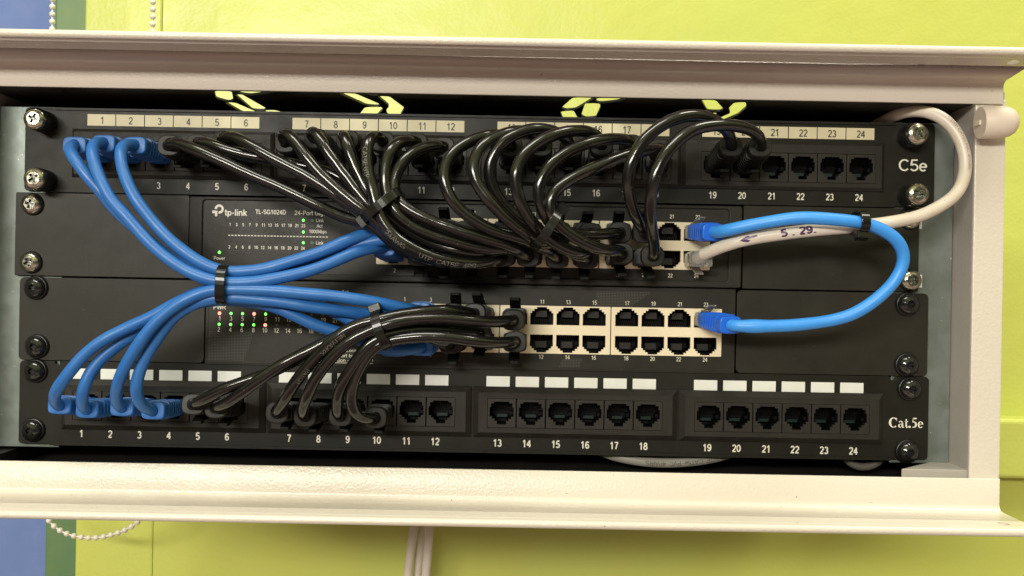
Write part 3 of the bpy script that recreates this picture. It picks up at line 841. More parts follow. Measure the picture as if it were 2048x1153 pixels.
def cable(name, label, kind, j0, c0, pts, c1, j1, l0=-1, l1=-1, r=2.9, group=None, marks=None, hc0=30, hc1=30, cat='cable'):
    """j = (x, z) mm of the port on the plane, c = collar pixel; pts = pixel waypoints"""
    A = Vector((j0[0], -1.0, j0[1]))*MM; B = Vector((j1[0], -1.0, j1[1]))*MM
    CA = W(c0[0], c0[1], hc0); CB = W(c1[0], c1[1], hc1)
    root = thing(name, A, label, cat, group)
    km = {'blue': 'blue', 'sky': 'sky_blue', 'black': 'black'}[kind]
    a0, _ = make_boot(root, A, CA, l0, kind)
    a1, _ = make_boot(root, B, CB, l1, kind)
    mid = fill_h(pts, hc0 + 6, hc1 + 6)
    path = [CA - a0*3*MM, CA, CA + a0*2.6*MM] + mid + [CB + a1*2.6*MM, CB, CB - a1*3*MM]
    path = cat_path(path)
    ph = [random.uniform(0, 6.28) for _ in range(6)]
    n = len(path)
    for i in range(12, n - 12):      # hand-bent unevenness
        f = min(1, (i - 12)/15, (n - 12 - i)/15); s_ = i * 1.4
        path[i] = path[i] + Vector((math.sin(s_/11 + ph[0]) + .5*math.sin(s_/5 + ph[1]), math.sin(s_/13 + ph[2]), math.sin(s_/9 + ph[3]) + .5*math.sin(s_/4.3 + ph[4]))) * (0.17*f*MM)
    wob = lambda t: 1 + 0.02*math.sin(t*31 + ph[5]) + 0.012*math.sin(t*77 + ph[0])
    if kind == 'sky':
        wob = lambda t: 1 + 0.02*math.sin(t*31) + 0.16*math.exp(-((t - 0.925)/0.022)**2)
    mb = MB(); tube(mb, path, r*MM, 0, 18, wob)
    cord = mb.build('cord', km, root)
    if marks:
        for mk in marks:
            t = MB(); on_cable(t, path, r*MM, *mk); t.build('printed_word', 'faint', cord)
    return path

G1 = 'blue patch cords with blue boots on the left'
G2 = 'glossy black patch cords'
def JUx(n): return JU[n-1]
def JLx(n): return JL[n-1]

# --- three blue cords, upper patch panel -> upper switch
cable('network_cable', 'blue cable from jack 1 of the top patch panel, tucked behind its neighbours', 'blue', JUx(1), (148, 291),
      [(139, 300, 36), (149, 318, 41), (170, 347, 42), (196, 379, 42), (235, 426, 42), (298, 480, 42), (345, 518, 42), (385, 540, 43), (450, 554, 43), (523, 552, 42), (600, 533, 40), (680, 505, 38), (730, 486, 36), (790, 476, 36)], (828, 466), PU[3], -1, 1, group=G1, hc1=27)
cable('network_cable', 'blue cable from jack 2 of the top patch panel to the upper switch', 'blue', JUx(2), (206, 287),
      [(189, 285, 36), (184, 304, 43), (189, 330, 46), (201, 361, 48), (222, 399, 49), (250, 430, 50), (277, 462, 50), (312, 499, 50), (354, 531, 50), (399, 553, 50), (450, 566, 50), (523, 563, 49), (593, 549, 47), (664, 525, 44), (716, 503, 40), (746, 496, 36)], (767, 495), PU[2], -1, -1, group=G1, hc1=28)
cable('network_cable', 'blue cable from jack 3 of the top patch panel, highest in the blue tie', 'blue', JUx(3), (268, 291),
      [(248, 288, 36), (241, 306, 43), (244, 336, 46), (257, 368, 48), (275, 405, 49), (312, 452, 49), (350, 489, 49), (392, 520, 49), (450, 544, 48), (523, 540, 47), (576, 525, 46), (646, 501, 44), (699, 480, 41), (746, 463, 36), (765, 457, 32)], (782, 457), PU[1], -1, 1, group=G1, hc1=26)
# --- four blue cords, lower patch panel -> lower switch
cable('network_cable', 'blue cable from jack 1 of the bottom patch panel, outermost of the arch', 'blue', JLx(1), (118, 811),
      [(109, 800, 37), (112, 782, 43), (137, 747, 45), (164, 715, 45), (208, 681, 45), (257, 654, 44), (305, 633, 44), (350, 607, 44), (400, 585, 44), (450, 580, 42), (547, 589, 40), (636, 612, 38), (700, 640, 35), (745, 668, 34), (765, 690, 32)], (783, 697), PL[2], -1, -1, group=G1, hc1=28)
cable('network_cable', 'blue cable from jack 2 of the bottom patch panel, passing behind the third', 'blue', JLx(2), (173, 819),
      [(164, 806, 37), (166, 780, 42), (183, 742, 41), (215, 707, 40), (252, 679, 39), (300, 649, 38), (347, 625, 38), (395, 607, 39), (450, 600, 41), (541, 611, 41), (591, 634, 40), (636, 653, 38), (700, 672, 35), (770, 700, 32), (815, 700, 31)], (842, 695), PL[4], -1, -1, group=G1, hc1=28)
cable('network_cable', 'blue cable from jack 3 of the bottom patch panel, frontmost of its four', 'blue', JLx(3), (243, 815),
      [(232, 800, 37), (234, 775, 44), (244, 745, 48), (264, 708, 50), (291, 668, 51), (329, 630, 51), (368, 601, 51), (409, 584, 50), (450, 579, 50), (547, 583, 49), (636, 589, 48), (710, 598, 46), (768, 609, 43), (813, 618, 38)], (838, 622), PL[3], -1, 1, group=G1, hc1=28)
cable('network_cable', 'blue cable from jack 4 of the bottom patch panel, rightmost and steepest of its four', 'blue', JLx(4), (305, 822),
      [(284, 812, 37), (272, 790, 43), (273, 765, 45), (283, 735, 45), (300, 702, 45), (321, 668, 45), (350, 632, 46), (394, 605, 47), (450, 596, 48), (547, 603, 47), (636, 615, 44), (709, 626, 39), (750, 631, 34)], (778, 632), PL[1], -1, 1, group=G1, hc1=28)

# --- black cords of the first bundle, upper patch panel 4..12 -> upper switch
lab = 'glossy black cable from jack %d of the top patch panel, %s'
cable('network_cable', lab % (4, 'lowest of its bundle'), 'black', JUx(4), (337, 291),
      [(352, 284, 37), (381, 296, 42), (434, 319, 45), (486, 343, 46), (555, 372, 46), (615, 402, 46), (660, 425, 45), (700, 440, 44), (737, 445, 43), (768, 470, 41), (800, 500, 38), (822, 510, 35)], (838, 512), PU[4], -1, -1, group=G2, hc1=28)
cable('network_cable', lab % (5, 'mostly hidden'), 'black', JUx(5), (393, 289),
      [(410, 285, 37), (451, 300, 40), (503, 314, 40), (560, 323, 40), (610, 333, 39), (658, 345, 39), (700, 370, 40), (735, 400, 40), (775, 430, 39), (830, 455, 36)], (880, 458), PU[5], -1, 1, group=G2, hc1=27)
cable('network_cable', lab % (6, 'sloping past jack 7'), 'black', JUx(6), (445, 281),
      [(462, 272, 38), (488, 284, 43), (533, 310, 46), (577, 334, 47), (636, 366, 48), (680, 397, 48), (712, 420, 47), (742, 437, 46), (775, 465, 43), (820, 495, 40), (860, 512, 36)], (888, 516), PU[6], -1, -1, group=G2, hc1=28)
cable('network_cable', lab % (7, 'rising beside label 7'), 'black', JUx(7), (571, 285),
      [(563, 272, 36), (572, 265, 42), (592, 287, 46), (615, 319, 48), (650, 355, 49), (680, 383, 50), (714, 414, 51), (742, 430, 50), (768, 462, 48), (798, 491, 46), (840, 512, 43), (890, 522, 39), (925, 518, 35)], (942, 516), PU[8], -1, -1, group=G2, hc1=28)
cable('network_cable', lab % (8, 'crossing label 7'), 'black', JUx(8), (629, 277),
      [(619, 268, 36), (628, 262, 42), (644, 287, 46), (665, 319, 47), (697, 362, 48), (727, 400, 49), (750, 425, 49), (785, 452, 42), (850, 470, 37), (900, 468, 34)], (930, 464), PU[7], -1, 1, group=G2, hc1=27)
cable('network_cable', lab % (9, 'unprinted'), 'black', JUx(9), (694, 280),
      [(684, 273, 36), (687, 268, 41), (695, 295, 45), (709, 331, 46), (728, 370, 47), (750, 408, 47), (790, 445, 44), (860, 484, 43), (930, 506, 43), (975, 506, 38), (995, 488, 33)], (1004, 472), PU[9], -1, 1, group=G2, hc1=27)
cable('network_cable', lab % (10, 'with white printing'), 'black', JUx(10), (765, 283),
      [(755, 273, 37), (740, 274, 44), (733, 300, 48), (736, 343, 50), (747, 384, 52), (755, 425, 53), (772, 455, 53), (797, 481, 53), (833, 502, 52), (870, 517, 50), (906, 525, 48), (950, 528, 44), (985, 521, 38)], (1005, 513), PU[10], -1, -1, group=G2, hc1=28,
      marks=[('CAT5E UTP', W(729, 296, 51), 2.3, 0, False, -0.05, 0.07, -0.2, 1.15), ('24AWG', W(776, 455, 55), 2.4, 0, False, -0.055, 0.07, -0.45, 1.3), ('UTP  CAT5E  4PR', W(843, 505, 54), 2.4, 0, False, -0.055, 0.07, -0.5, 1.35)])
cable('network_cable', lab % (11, 'standing upright'), 'black', JUx(11), (832, 286),
      [(815, 281, 38), (788, 290, 44), (774, 315, 47), (769, 349, 48), (772, 384, 49), (782, 412, 50), (805, 438, 50), (840, 460, 49), (882, 477, 48), (931, 491, 47), (985, 500, 44), (1035, 493, 38)], (1058, 475), PU[11], -1, 1, group=G2, hc1=27)
cable('network_cable', lab % (12, 'topmost in tie'), 'black', JUx(12), (886, 295),
      [(862, 292, 38), (828, 303, 43), (806, 323, 46), (791, 349, 47), (788, 384, 48), (800, 407, 50), (825, 425, 51), (858, 441, 51), (906, 458, 51), (967, 476, 50), (1010, 490, 47), (1040, 504, 40)], (1056, 513), PU[12], -1, -1, group=G2, hc1=28)
# --- black loops, upper patch panel 13..18 -> upper switch
cable('network_cable', lab % (13, 'leftmost loop'), 'black', JUx(13), (1022, 292),
      [(1015, 276, 37), (985, 269, 44), (940, 282, 49), (907, 305, 52), (889, 337, 54), (890, 372, 55), (909, 410, 55), (944, 440, 54), (989, 463, 52), (1040, 476, 49), (1080, 492, 44), (1105, 508, 36)], (1114, 516), PU[14], -1, -1, group=G2, hc1=28, hc0=28)
cable('network_cable', lab % (14, 'second loop'), 'black', JUx(14), (1082, 292),
      [(1075, 274, 37), (1045, 262, 44), (1010, 267, 50), (976, 281, 54), (953, 307, 56), (945, 337, 58), (951, 367, 58), (977, 402, 58), (1009, 434, 57), (1042, 460, 55), (1075, 483, 51), (1105, 487, 43), (1118, 480, 34)], (1120, 470), PU[13], -1, 1, group=G2, hc1=27, hc0=28)
cable('network_cable', lab % (15, 'tucked behind other loops'), 'black', JUx(15), (1143, 292),
      [(1120, 268, 42), (1085, 257, 47), (1040, 264, 51), (1005, 284, 53), (983, 315, 53), (976, 345, 53), (984, 375, 52), (1005, 408, 51), (1040, 440, 49), (1085, 468, 47), (1130, 500, 44), (1160, 512, 38)], (1174, 517), PU[16], -1, -1, group=G2, hc1=28)
cable('network_cable', lab % (16, 'wide loop'), 'black', JUx(16), (1203, 290),
      [(1195, 272, 38), (1168, 262, 46), (1130, 264, 52), (1086, 278, 57), (1053, 302, 60), (1033, 334, 62), (1030, 366, 62), (1042, 408, 61), (1063, 443, 58), (1088, 470, 54), (1120, 492, 50), (1150, 506, 48), (1172, 508, 42), (1180, 500, 36)], (1182, 468), PU[15], -1, 1, group=G2, hc1=27)
cable('network_cable', lab % (17, 'long flat loop'), 'black', JUx(17), (1262, 288),
      [(1242, 278, 39), (1204, 281, 47), (1160, 292, 53), (1115, 316, 57), (1086, 349, 59), (1074, 384, 59), (1083, 419, 58), (1098, 448, 56), (1125, 462, 51), (1177, 472, 44), (1209, 468, 40)], (1240, 466), PU[17], -1, 1, group=G2, hc1=27)
cable('network_cable', lab % (18, 'sharply bent'), 'black', JUx(18), (1321, 299),
      [(1297, 300, 39), (1248, 313, 47), (1189, 336, 54), (1139, 360, 58), (1107, 384, 60), (1096, 410, 60), (1104, 436, 60), (1124, 458, 58), (1148, 474, 56), (1184, 493, 52), (1215, 502, 46), (1236, 501, 40)], (1244, 507), PU[18], -1, -1, group=G2, hc1=28)
cable('network_cable', lab % (19, 'outer tall arch'), 'black', JUx(19), (1463, 292),
      [(1462, 279, 37), (1455, 262, 43), (1433, 243, 48), (1400, 232, 53), (1351, 237, 58), (1310, 260, 60), (1277, 293, 61), (1260, 330, 61), (1254, 366, 60), (1260, 405, 57), (1275, 440, 50), (1286, 458, 40)], (1290, 466), PU[19], -1, 1, group=G2, hc1=29, hc0=32)
cable('network_cable', lab % (20, 'inner tall arch'), 'black', JUx(20), (1521, 293),
      [(1523, 281, 38), (1510, 264, 44), (1478, 253, 50), (1437, 250, 56), (1390, 259, 61), (1357, 281, 64), (1328, 313, 66), (1310, 349, 66), (1302, 384, 65), (1299, 419, 61), (1303, 455, 53), (1308, 485, 43)], (1306, 512), PU[20], -1, -1, group=G2, hc1=31, hc0=32)
# --- black cords, lower patch panel 5..10 -> lower switch
lab = 'glossy black cable from jack %d of the bottom patch panel, %s'
cable('network_cable', lab % (5, 'under its neighbour'), 'black', JLx(5), (386, 809),
      [(398, 804, 37), (439, 782, 42), (491, 763, 43), (547, 742, 43), (606, 715, 43), (655, 692, 43), (710, 668, 43), (764, 653, 43), (820, 636, 42), (870, 628, 38)], (905, 628), PL[5], -1, 1, group=G2, hc1=28)
cable('network_cable', lab % (6, 'long slope'), 'black', JLx(6), (431, 816),
      [(445, 811, 38), (474, 793, 44), (503, 771, 47), (533, 749, 48), (577, 722, 49), (621, 701, 49), (668, 678, 49), (713, 655, 48), (764, 645, 46), (820, 655, 42), (870, 680, 36)], (900, 687), PL[6], -1, -1, group=G2, hc1=28)
cable('network_cable', lab % (7, 'with white printing'), 'black', JLx(7), (553, 826),
      [(559, 815, 38), (577, 787, 46), (600, 752, 49), (624, 722, 51), (654, 693, 53), (683, 668, 54), (716, 649, 54), (764, 639, 54), (809, 628, 52), (868, 622, 49), (912, 623, 44)], (948, 628), PL[7], -1, 1, group=G2, hc1=28,
      marks=[('NETWORK', W(690, 672, 56), 2.2, 0, True, -0.055, 0.07, 0.5, 1.3), ('PATCH', W(616, 742, 54), 2.2, 0, True, -0.055, 0.07, 0.6, 1.2)])
cable('network_cable', lab % (8, 'near the printed 8'), 'black', JLx(8), (609, 833),
      [(606, 817, 40), (615, 790, 47), (630, 760, 50), (651, 731, 52), (674, 704, 53), (706, 677, 54), (740, 660, 54), (770, 650, 54), (824, 640, 52), (883, 638, 50), (956, 643, 46), (1000, 644, 38)], (1026, 641), PL[9], -1, 1, group=G2, hc1=28)
cable('network_cable', lab % (9, 'steep'), 'black', JLx(9), (680, 832),
      [(674, 817, 40), (677, 787, 47), (689, 757, 50), (712, 722, 51), (733, 694, 52), (754, 676, 52), (790, 667, 50), (838, 661, 46), (890, 660, 42), (930, 663, 37)], (958, 668), PL[8], -1, -1, group=G2, hc1=28)
cable('network_cable', lab % (10, 'curling back'), 'black', JLx(10), (750, 836),
      [(730, 838, 37), (712, 830, 42), (702, 806, 46), (703, 780, 48), (716, 745, 49), (734, 714, 50), (756, 690, 51), (790, 678, 52), (838, 673, 52), (897, 676, 51), (956, 684, 48), (1003, 686, 40)], (1030, 684), PL[10], -1, -1, group=G2, hc1=29)
# --- light blue jumper between the two switches
rb = lambda t: 1.0
cable('network_cable', 'light blue cable looping on the right from the upper switch to the lower switch', 'sky', PU[23], (1428, 465),
      [(1450, 462, 34), (1519, 447, 40), (1606, 437, 45), (1693, 441, 47), (1745, 451, 46), (1780, 468, 45), (1802, 492, 43), (1809, 520, 41), (1798, 551, 40), (1774, 581, 39), (1745, 605, 38), (1710, 626, 37), (1658, 643, 35), (1589, 651, 34), (1519, 653, 33), (1490, 653, 32)], (1462, 651), PL[23], 1, 1, r=3.05, hc0=26, hc1=29)

# --- white cable, coming over the top right corner into port 24
def white_cable():
    A = Vector((PU[24][0], -1, PU[24][1]))*MM
    root = thing('network_cable', A, 'off-white cable with purple marker writing, curving round the top right corner', 'cable')
    pts = [(1700, 285, -20), (1754, 250, -14), (1784, 234, -5), (1811, 224, 4), (1846, 222, 11), (1877, 231, 15), (1902, 251, 18), (1922, 283, 20), (1931, 318, 21), (1929, 354, 22), (1915, 386, 24), (1885, 410, 27), (1853, 427, 30), (1832, 435, 32), (1762, 448, 36), (1693, 455, 38), (1623, 461, 38), (1537, 472, 35), (1485, 481, 32), (1446, 493, 27), (1416, 505, 20), (1398, 514, 12), (1392, 517, 6)]
    path = cat_path([W(*p) for p in pts])
    mb = MB(); tube(mb, path, 3.15*MM, 0, 18)
    cord = mb.build('cord', 'white_cable', root)
    t = MB()
    r = 3.15*MM
    on_cable(t, path, r, '5 . 29.', W(1560, 467, 40), 3.8, 0, True, 0.11, 0.06, 0.1, 1.25)
    t.build('marker_writing', 'marker', cord); t = MB()
    on_cable(t, path, r, '<', W(1482, 480, 36), 3.6, 0, True, 0.13, 0.06, 0.05, 2.2)
    t.build('marker_writing', 'marker', cord); t = MB()
    on_cable(t, path, r, 'UTP CAT5e PVC 4PAIRS', W(1895, 243, 20), 1.2, 0, False, -0.06, 0.06, 0.2, 1.9)
    t.build('printed_word', 'ink', cord)
    pl = MB(); ax = Vector((0.03, -1, 0.0)).normalized()
    def sec(t_, w, h): return [A + Vector((0, -t_, 0))*MM + Vector((x, 0, z))*MM for x, z in superell(w, h, 16, 9)]
    pl.loft([sec(-3, 11.5, 7.6), sec(9, 11.5, 7.8), sec(17, 11.3, 8.2)], 0, True, True, smooth=False)
    pl.loft([[A + Vector((sx*2.2, -t_, -(z_+sz)))*MM for sx, sz in ((-1,-.4),(1,-.4),(1,.4),(-1,.4))] for t_, z_ in ((0, 4.4), (6, 5.6), (12, 7.6))], 0, True, True, smooth=False)
    pl.build('plug', 'clear', root, bevel=0.15)
white_cable()

# --- spare cable behind and below the lower patch panel
def loose(name, label, pts, r, m, marks=None, rev=True):
    path = cat_path([W(*p) for p in pts])
    root = thing(name, path[len(path)//2], label, 'cable')
    mb = MB(); tube(mb, path, r*MM, 0, 16)
    cord = mb.build('cord', m, root)
    if marks:
        for mk in marks:
            t = MB(); on_cable(t, path, r*MM, *mk); t.build('printed_word', 'ink', cord)
loose('network_cable', 'pale printed cable sagging below the bottom patch panel, under jacks 16 to 18',
      [(1130, 850, -20), (1170, 885, -16), (1215, 908, -10), (1270, 921, -8), (1330, 926, -8), (1390, 922, -8), (1440, 913, -10), (1490, 893, -16), (1520, 860, -20)], 2.8, 'grey_cable',
      [('MUMJA  UTP  CAT5e  PVC  4PAIRS', W(1478, 899, -9), 2.6, 0, True, -0.04, 0.07, 0.1, 1.15)])
loose('network_cable', 'dull grey cable loop hanging under jack 24 of the bottom patch panel',
      [(1680, 870, -20), (1683, 905, -14), (1700, 928, -12), (1730, 936, -12), (1757, 926, -12), (1772, 905, -14), (1780, 870, -20)], 2.2, 'dim_cable')

# ------------------------------------------------------------------ cable ties
def tie(px, py, h, ang, a, b, wd, label, head=(0, 1), tail=0.0, rot=0.0):
    """band round a bundle: ang = image direction of the band (deg, up from +x), a/b = half sizes in the image / in depth"""
    c = W(px, py, h)
    u = Vector((math.cos(math.radians(ang)), 0, math.sin(math.radians(ang))))
    w = Vector((0, -1, 0))
    n = Vector((-u.z, 0, u.x)) if True else None
    root = thing('cable_tie', c, label, 'cable tie', 'black nylon cable ties')
    mb = MB(); N_ = 48
    rings = []
    for i in range(N_):
        t = 2*math.pi*i/N_; ct, st_ = math.cos(t), math.sin(t)
        e = 2/2.5
        x = math.copysign(abs(ct)**e, ct)*a; y = math.copysign(abs(st_)**e, st_)*b
        p = u*(x*MM) + w*(y*MM)
        nn = (u*(x/a/a) + w*(y/b/b)).normalized()
        wob = n*(0.35*math.sin(t*2+1)*MM)
        rings.append([c + p + wob + nn*(q*MM) + n*(s_*wd/2*MM) for q, s_ in ((0, -1), (1.1, -1), (1.1, 1), (0, 1))])
    mb.loft(rings, 0, closed=True, smooth=False)
    mb.build('band', 'tie', root, bevel=0.25)
    hd = MB()
    t = math.radians(head[0]); x = math.cos(t)*a; y = math.sin(t)*b
    nn = (u*(x/a/a) + w*(y/b/b)).normalized(); tt = nn.cross(n)
    p = c + u*(x*MM) + w*(y*MM) + nn*(2.0*MM)
    V = []
    for q in (-1.8, 2.0):
        for sx, sn in ((-1,-1),(1,-1),(1,1),(-1,1)):
            V.append(p + nn*(q*MM) + tt*(sx*2.6*MM) + n*(sn*3.0*MM))
    hd.add(V, [(0,1,2,3),(4,5,6,7),(0,1,5,4),(1,2,6,5),(2,3,7,6),(3,0,4,7)])
    hd.build('lock_head', 'tie', root, bevel=0.4)
    if tail:
        tl = MB()
        q0 = p + nn*(1.5*MM)
        tl.loft([[q0 + nn*(k_*MM) + tt*(s1*.55*MM) + n*(s2*wd/2*MM) for s1, s2 in ((-1,-1),(1,-1),(1,1),(-1,1))] for k_ in (0, tail)], 0, True, True, smooth=False)
        tl.build('tail', 'tie', root, bevel=0.15)
tie(450, 569.5, 46.5, 86, 8.5, 8.2, 4.6, 'black cable tie gathering the seven blue cords at the left', head=(268, 1))
tie(766, 413, 46, 38, 10.6, 11.5, 4.6, 'black cable tie round the leftmost bundle of glossy black cords above', head=(178, 1))
tie(1095, 461, 52, 56, 10.0, 13.0, 4.4, 'black cable tie slanting across the looped black cords in the middle', head=(8, 1), tail=1.5)
tie(764, 660, 48.5, -70, 8.8, 9.0, 4.6, 'black cable tie round the lower black bundle between the two blue ends', head=(186, 1), tail=0)
tie(1717, 447, 42, 88, 4.9, 8.5, 4.2, 'small black cable tie joining the light blue and the white cable', head=(150, 1), tail=0)
# free end of the small tie, cut short
# ------------------------------------------------------------------ cabinet
def cabinet():
    root = thing('rack_cabinet', Vector((0, 0.1, -0.112)), 'beige wall-mounted rack cabinet with open front and flared metal rims', 'cabinet')
    xr_in = P(1908, 600, 0)[0]; XC = P(948, 600, 0)[0]; xl_in = 2*XC - xr_in
    xr_out = P(2006, 560, 19)[0]; xl_out = 2*XC - xr_out
    zt_, zb_ = 98.6, -99.5
    # top plate with vent slots (steel, seen from below)
    def on_top(px, py):
        u, v = uv(px, py); t = zt_ / (-v); return (u * t, -(D - F * t))     # x, y(mm, + = back)
    slots = [
        ([(75,60),(180,60),(222,138),(195,150),(115,128)], 400, 160, 3.392), ([(262,72),(300,60),(470,60),(350,105),(310,102),(262,92)], 400, 160, 3.392),
        ([(248,108),(290,105),(440,190),(435,207),(360,205)], 400, 160, 3.392), ([(180,160),(245,160),(410,230),(460,262),(330,245)], 400, 160, 3.392),
        ([(440,210),(510,208),(640,245),(560,262),(470,245)], 400, 160, 3.392), ([(945,86),(1060,98),(1215,165),(1205,180),(1130,175)], 400, 160, 3.392),
        ([(1125,93),(1215,95),(1205,108),(1160,105)], 400, 160, 3.392), ([(1210,118),(1285,120),(1380,190),(1350,245),(1275,240),(1265,205),(1285,180)], 400, 160, 3.392),
        ([(1125,190),(1225,188),(1235,205),(1190,250),(1155,275),(1060,268)], 400, 160, 3.392),
        ([(930,190),(1005,122),(1145,118),(1020,200),(960,205)], 850, 160, 3.392), ([(1160,140),(1180,122),(1370,120),(1290,150),(1185,160)], 850, 160, 3.392),
        ([(1065,240),(1090,165),(1180,165),(1185,190),(1155,255),(1090,258)], 850, 160, 3.392), ([(922,220),(1005,213),(1055,300),(955,300)], 850, 160, 3.392),
        ([(1100,270),(1150,260),(1250,275),(1240,300),(1120,300)], 850, 160, 3.392),
        ([(165,398),(245,398),(275,455),(262,470),(190,468)], 1350, 60, 2.8825), ([(310,455),(340,425),(400,422),(405,450),(360,490),(270,528),(245,512),(320,480)], 1350, 60, 2.8825),
        ([(190,480),(240,480),(235,497),(200,495)], 1350, 60, 2.8825), ([(300,398),(370,398),(340,415)], 1350, 60, 2.8825)]
    outl = [[(xl_in, -16), (xr_in, -16), (xr_in, 285), (xl_in, 285)]]
    for pl, ox, oy, sc in slots:
        q = [on_top(ox + x/sc, oy + y/sc) for x, y in pl]
        q = [(a_, max(b_, -14.5 + 0.02*i_)) for i_, (a_, b_) in enumerate(q)]
        gx = sum(a_ for a_, _ in q)/len(q); gy = sum(b_ for _, b_ in q)/len(q)
        q = [(gx + (a_-gx)*1.10, max(gy + (b_-gy)*1.10, -14.8 + 0.02*i_)) for i_, (a_, b_) in enumerate(q)]
        q2 = []
        n = len(q)
        for i in range(n):      # rounded corners
            a, b, c = Vector(q[i-1]), Vector(q[i]), Vector(q[(i+1) % n])
            da = (a-b); dc = (c-b); r = min(2.6, da.length*.35, dc.length*.35)
            p1 = b + da.normalized()*r; p2 = b + dc.normalized()*r
            q2 += [tuple(p1), tuple((p1 + p2)*.25 + b*.5), tuple(p2)]
        outl.append(q2)
    mb = MB()
    polys(mb, outl, 0.0, 1.2, 0, 0, lambda x, y, h: Vector((x, y, zt_ + h))*MM)
    mb.build('top_plate', 'inner_shade', root)
    mb = MB()
    mb.box(Vector((xl_in, -16, zb_ - 1.2))*MM, Vector((xr_in, 285, zb_))*MM)
    mb.build('bottom_plate', 'inner_shade', root)
    mb = MB()
    mb.box(Vector((xl_out, 285, zb_ - 8))*MM, Vector((xr_out, 287, zt_ + 1))*MM)
    mb.build('back_panel', 'inner_shade', root)
    # corner ledges on the right and left
    for sx, a, b in ((1, P(1775, 930)[0], xr_in), (-1, xl_in, P(20, 900)[0])):
        mb = MB()
        if sx > 0:
            polys(mb, [[(a, -17), (b + .2, -17), (b + .2, 80), (a + 60, 80), (a + 22, 2)]], 0, 10.5, 0, 0, lambda x, y, h: Vector((x, y, h - 99.45))*MM)
        else:
            mb.box(Vector((a, -17, -91))*MM, Vector((b + .2, 80, zb_ + 0.02))*MM)
        mb.build('corner_ledge', 'beige_shade' if sx > 0 else 'inner_shade', root, bevel=0.4)  # light falloff on the floor put into the colours, black at left
    # side walls and front posts
    for sx in (1, -1):
        xi, xo = (xr_in, xr_out) if sx > 0 else (xl_in, xl_out)
        mb = MB()
        mb.box(Vector((xi, -17.5, zb_ - 6))*MM, Vector((xi + sx*1.5, 285, zt_ + 1))*MM)
        mb.box(Vector((xo - sx*1.5, -17.5, zb_ - 8))*MM, Vector((xo, 285, zt_ + 6))*MM)
        mb.build('side_wall', 'beige_shade' if sx > 0 else 'beige_shade', root)
        mb = MB()
        polys(mb, [[(xi, zb_ - 8.0), (xo, zb_ - 8.0), (xo, zt_ + 2), (xi, zt_ + 2)]], 17.5, 19.2, 0, 0.5)
        mb.build('front_post', 'beige', root)
        # galvanised rack rail
        x_edge = P(1838, 600, -2)[0] if sx > 0 else P(70, 600, -2)[0]
        mb = MB()
        r0, r1 = sorted((x_edge - sx*14, xi - sx*0.3))
        mb.box(Vector((r0, 2.2, -89.4))*MM, Vector((r1, 3.8, 92))*MM)
        q = x_edge - sx*14
        mb.box(Vector((q, 3.8, -89))*MM, Vector((q + sx*1.5, 26, 91))*MM)
        mb.build('rack_rail', 'galv', root, bevel=0.3)
    # front rims: strip, bend, outward shelf, rolled lip
    def rim(top):
        s_ = 1 if top else -1
        zi = 97.8 if top else -92.4          # inner edge of the strip
        zbend = 109.4 if top else -108.6
        h_s = 21.0
        tip_h, tip_z = (56.0, 113.2) if top else (54.0, -108.9)
        x1 = P(2007, 180, h_s)[0] if top else P(1999, 1000, h_s)[0]
        x0 = 2*XC - x1
        # profile (h, z): strip face then curved bend then shelf underside then lip then back
        prof = []
        prof += [(h_s - 1.5, zi + s_*.3), (h_s - .4, zi), (h_s, zi + s_*.4), (h_s, zbend - s_*3.0)]
        for i in range(1, 6):
            a = i/5*math.pi/2
            prof.append((h_s + 3.0*(1 - math.cos(a)), zbend - s_*3.0*(1 - math.sin(a))))
        hole_h0, hole_h1 = tip_h - 13, tip_h - 3.5
        def lerp(hh): return zbend + (tip_z - zbend)*(hh - h_s - 3)/(tip_h - h_s - 3)
        mid = prof + [(hole_h0, lerp(hole_h0))]
        lip = [(hole_h1, lerp(hole_h1))]
        for i in range(0, 9):
            a = -math.pi/2 + i/8*math.pi
            lip.append((tip_h + 2.0*math.cos(a), lerp(tip_h) + s_*(2.0 + 2.0*math.sin(a))))
        lip.append((hole_h1, lerp(hole_h1) + s_*4.0))
        mb = MB()
        def ext(pr, a, b, smooth=True):
            V = [Vector((a, -p[0], p[1]))*MM for p in pr] + [Vector((b, -p[0], p[1]))*MM for p in pr]
            n = len(pr); mb.add(V, [(i, i+1, n+i+1, n+i) for i in range(n-1)], 0, smooth)
        ext(mid, x0, x1)
        hx = P(2030, 122, 49)[0] if top else P(2015, 1047, 49)[0]
        hc = (hole_h0 + hole_h1)/2
        # chamfered shelf corner beyond the strip end, with its round hole
        xt = x1 + (4.0 if top else 4.5)
        pl = [(x0, hole_h0), (x1, hole_h0), (xt, hole_h0 + 6), (xt, hole_h1), (x0, hole_h1)]
        mp = lambda x, hh, t: Vector((x, -hh, lerp(hh) + s_*(t)))*MM
        polys(mb, [pl, circle(hx, hc, 2.7)], 0.0, 1.6, 0, 0, mp)
        ext(lip, x0, xt)
        # end cap of the strip
        mb.box(Vector((x1 - .05, -h_s, zi))*MM, Vector((x1 + .0, -(h_s - 1.5), zbend))*MM)
        o = mb.build('front_rim', 'beige', root)
        return o
    rim(True); rim(False)
    # hinge cap on the right post
    mb = MB()
    c0 = W(1960, 246, 27.5); ax = Vector((1.0, -0.08, 0.03)).normalized()
    pth = []; R = 8.0
    X = ax.orthogonal().normalized(); Y = ax.cross(X)
    rings = []
    for t_, rr in [(-0.2, R*.97), (0, R), (9.5, R), (11.5, R*.98), (14, R*.9), (16, R*.74), (17.4, R*.5), (18.1, R*.2)]:
        rings.append([c0 + ax*(t_*MM) + (X*math.cos(2*math.pi*j/32) + Y*math.sin(2*math.pi*j/32))*rr*MM for j in range(32)])
    mb.loft(rings, 0, True, True)
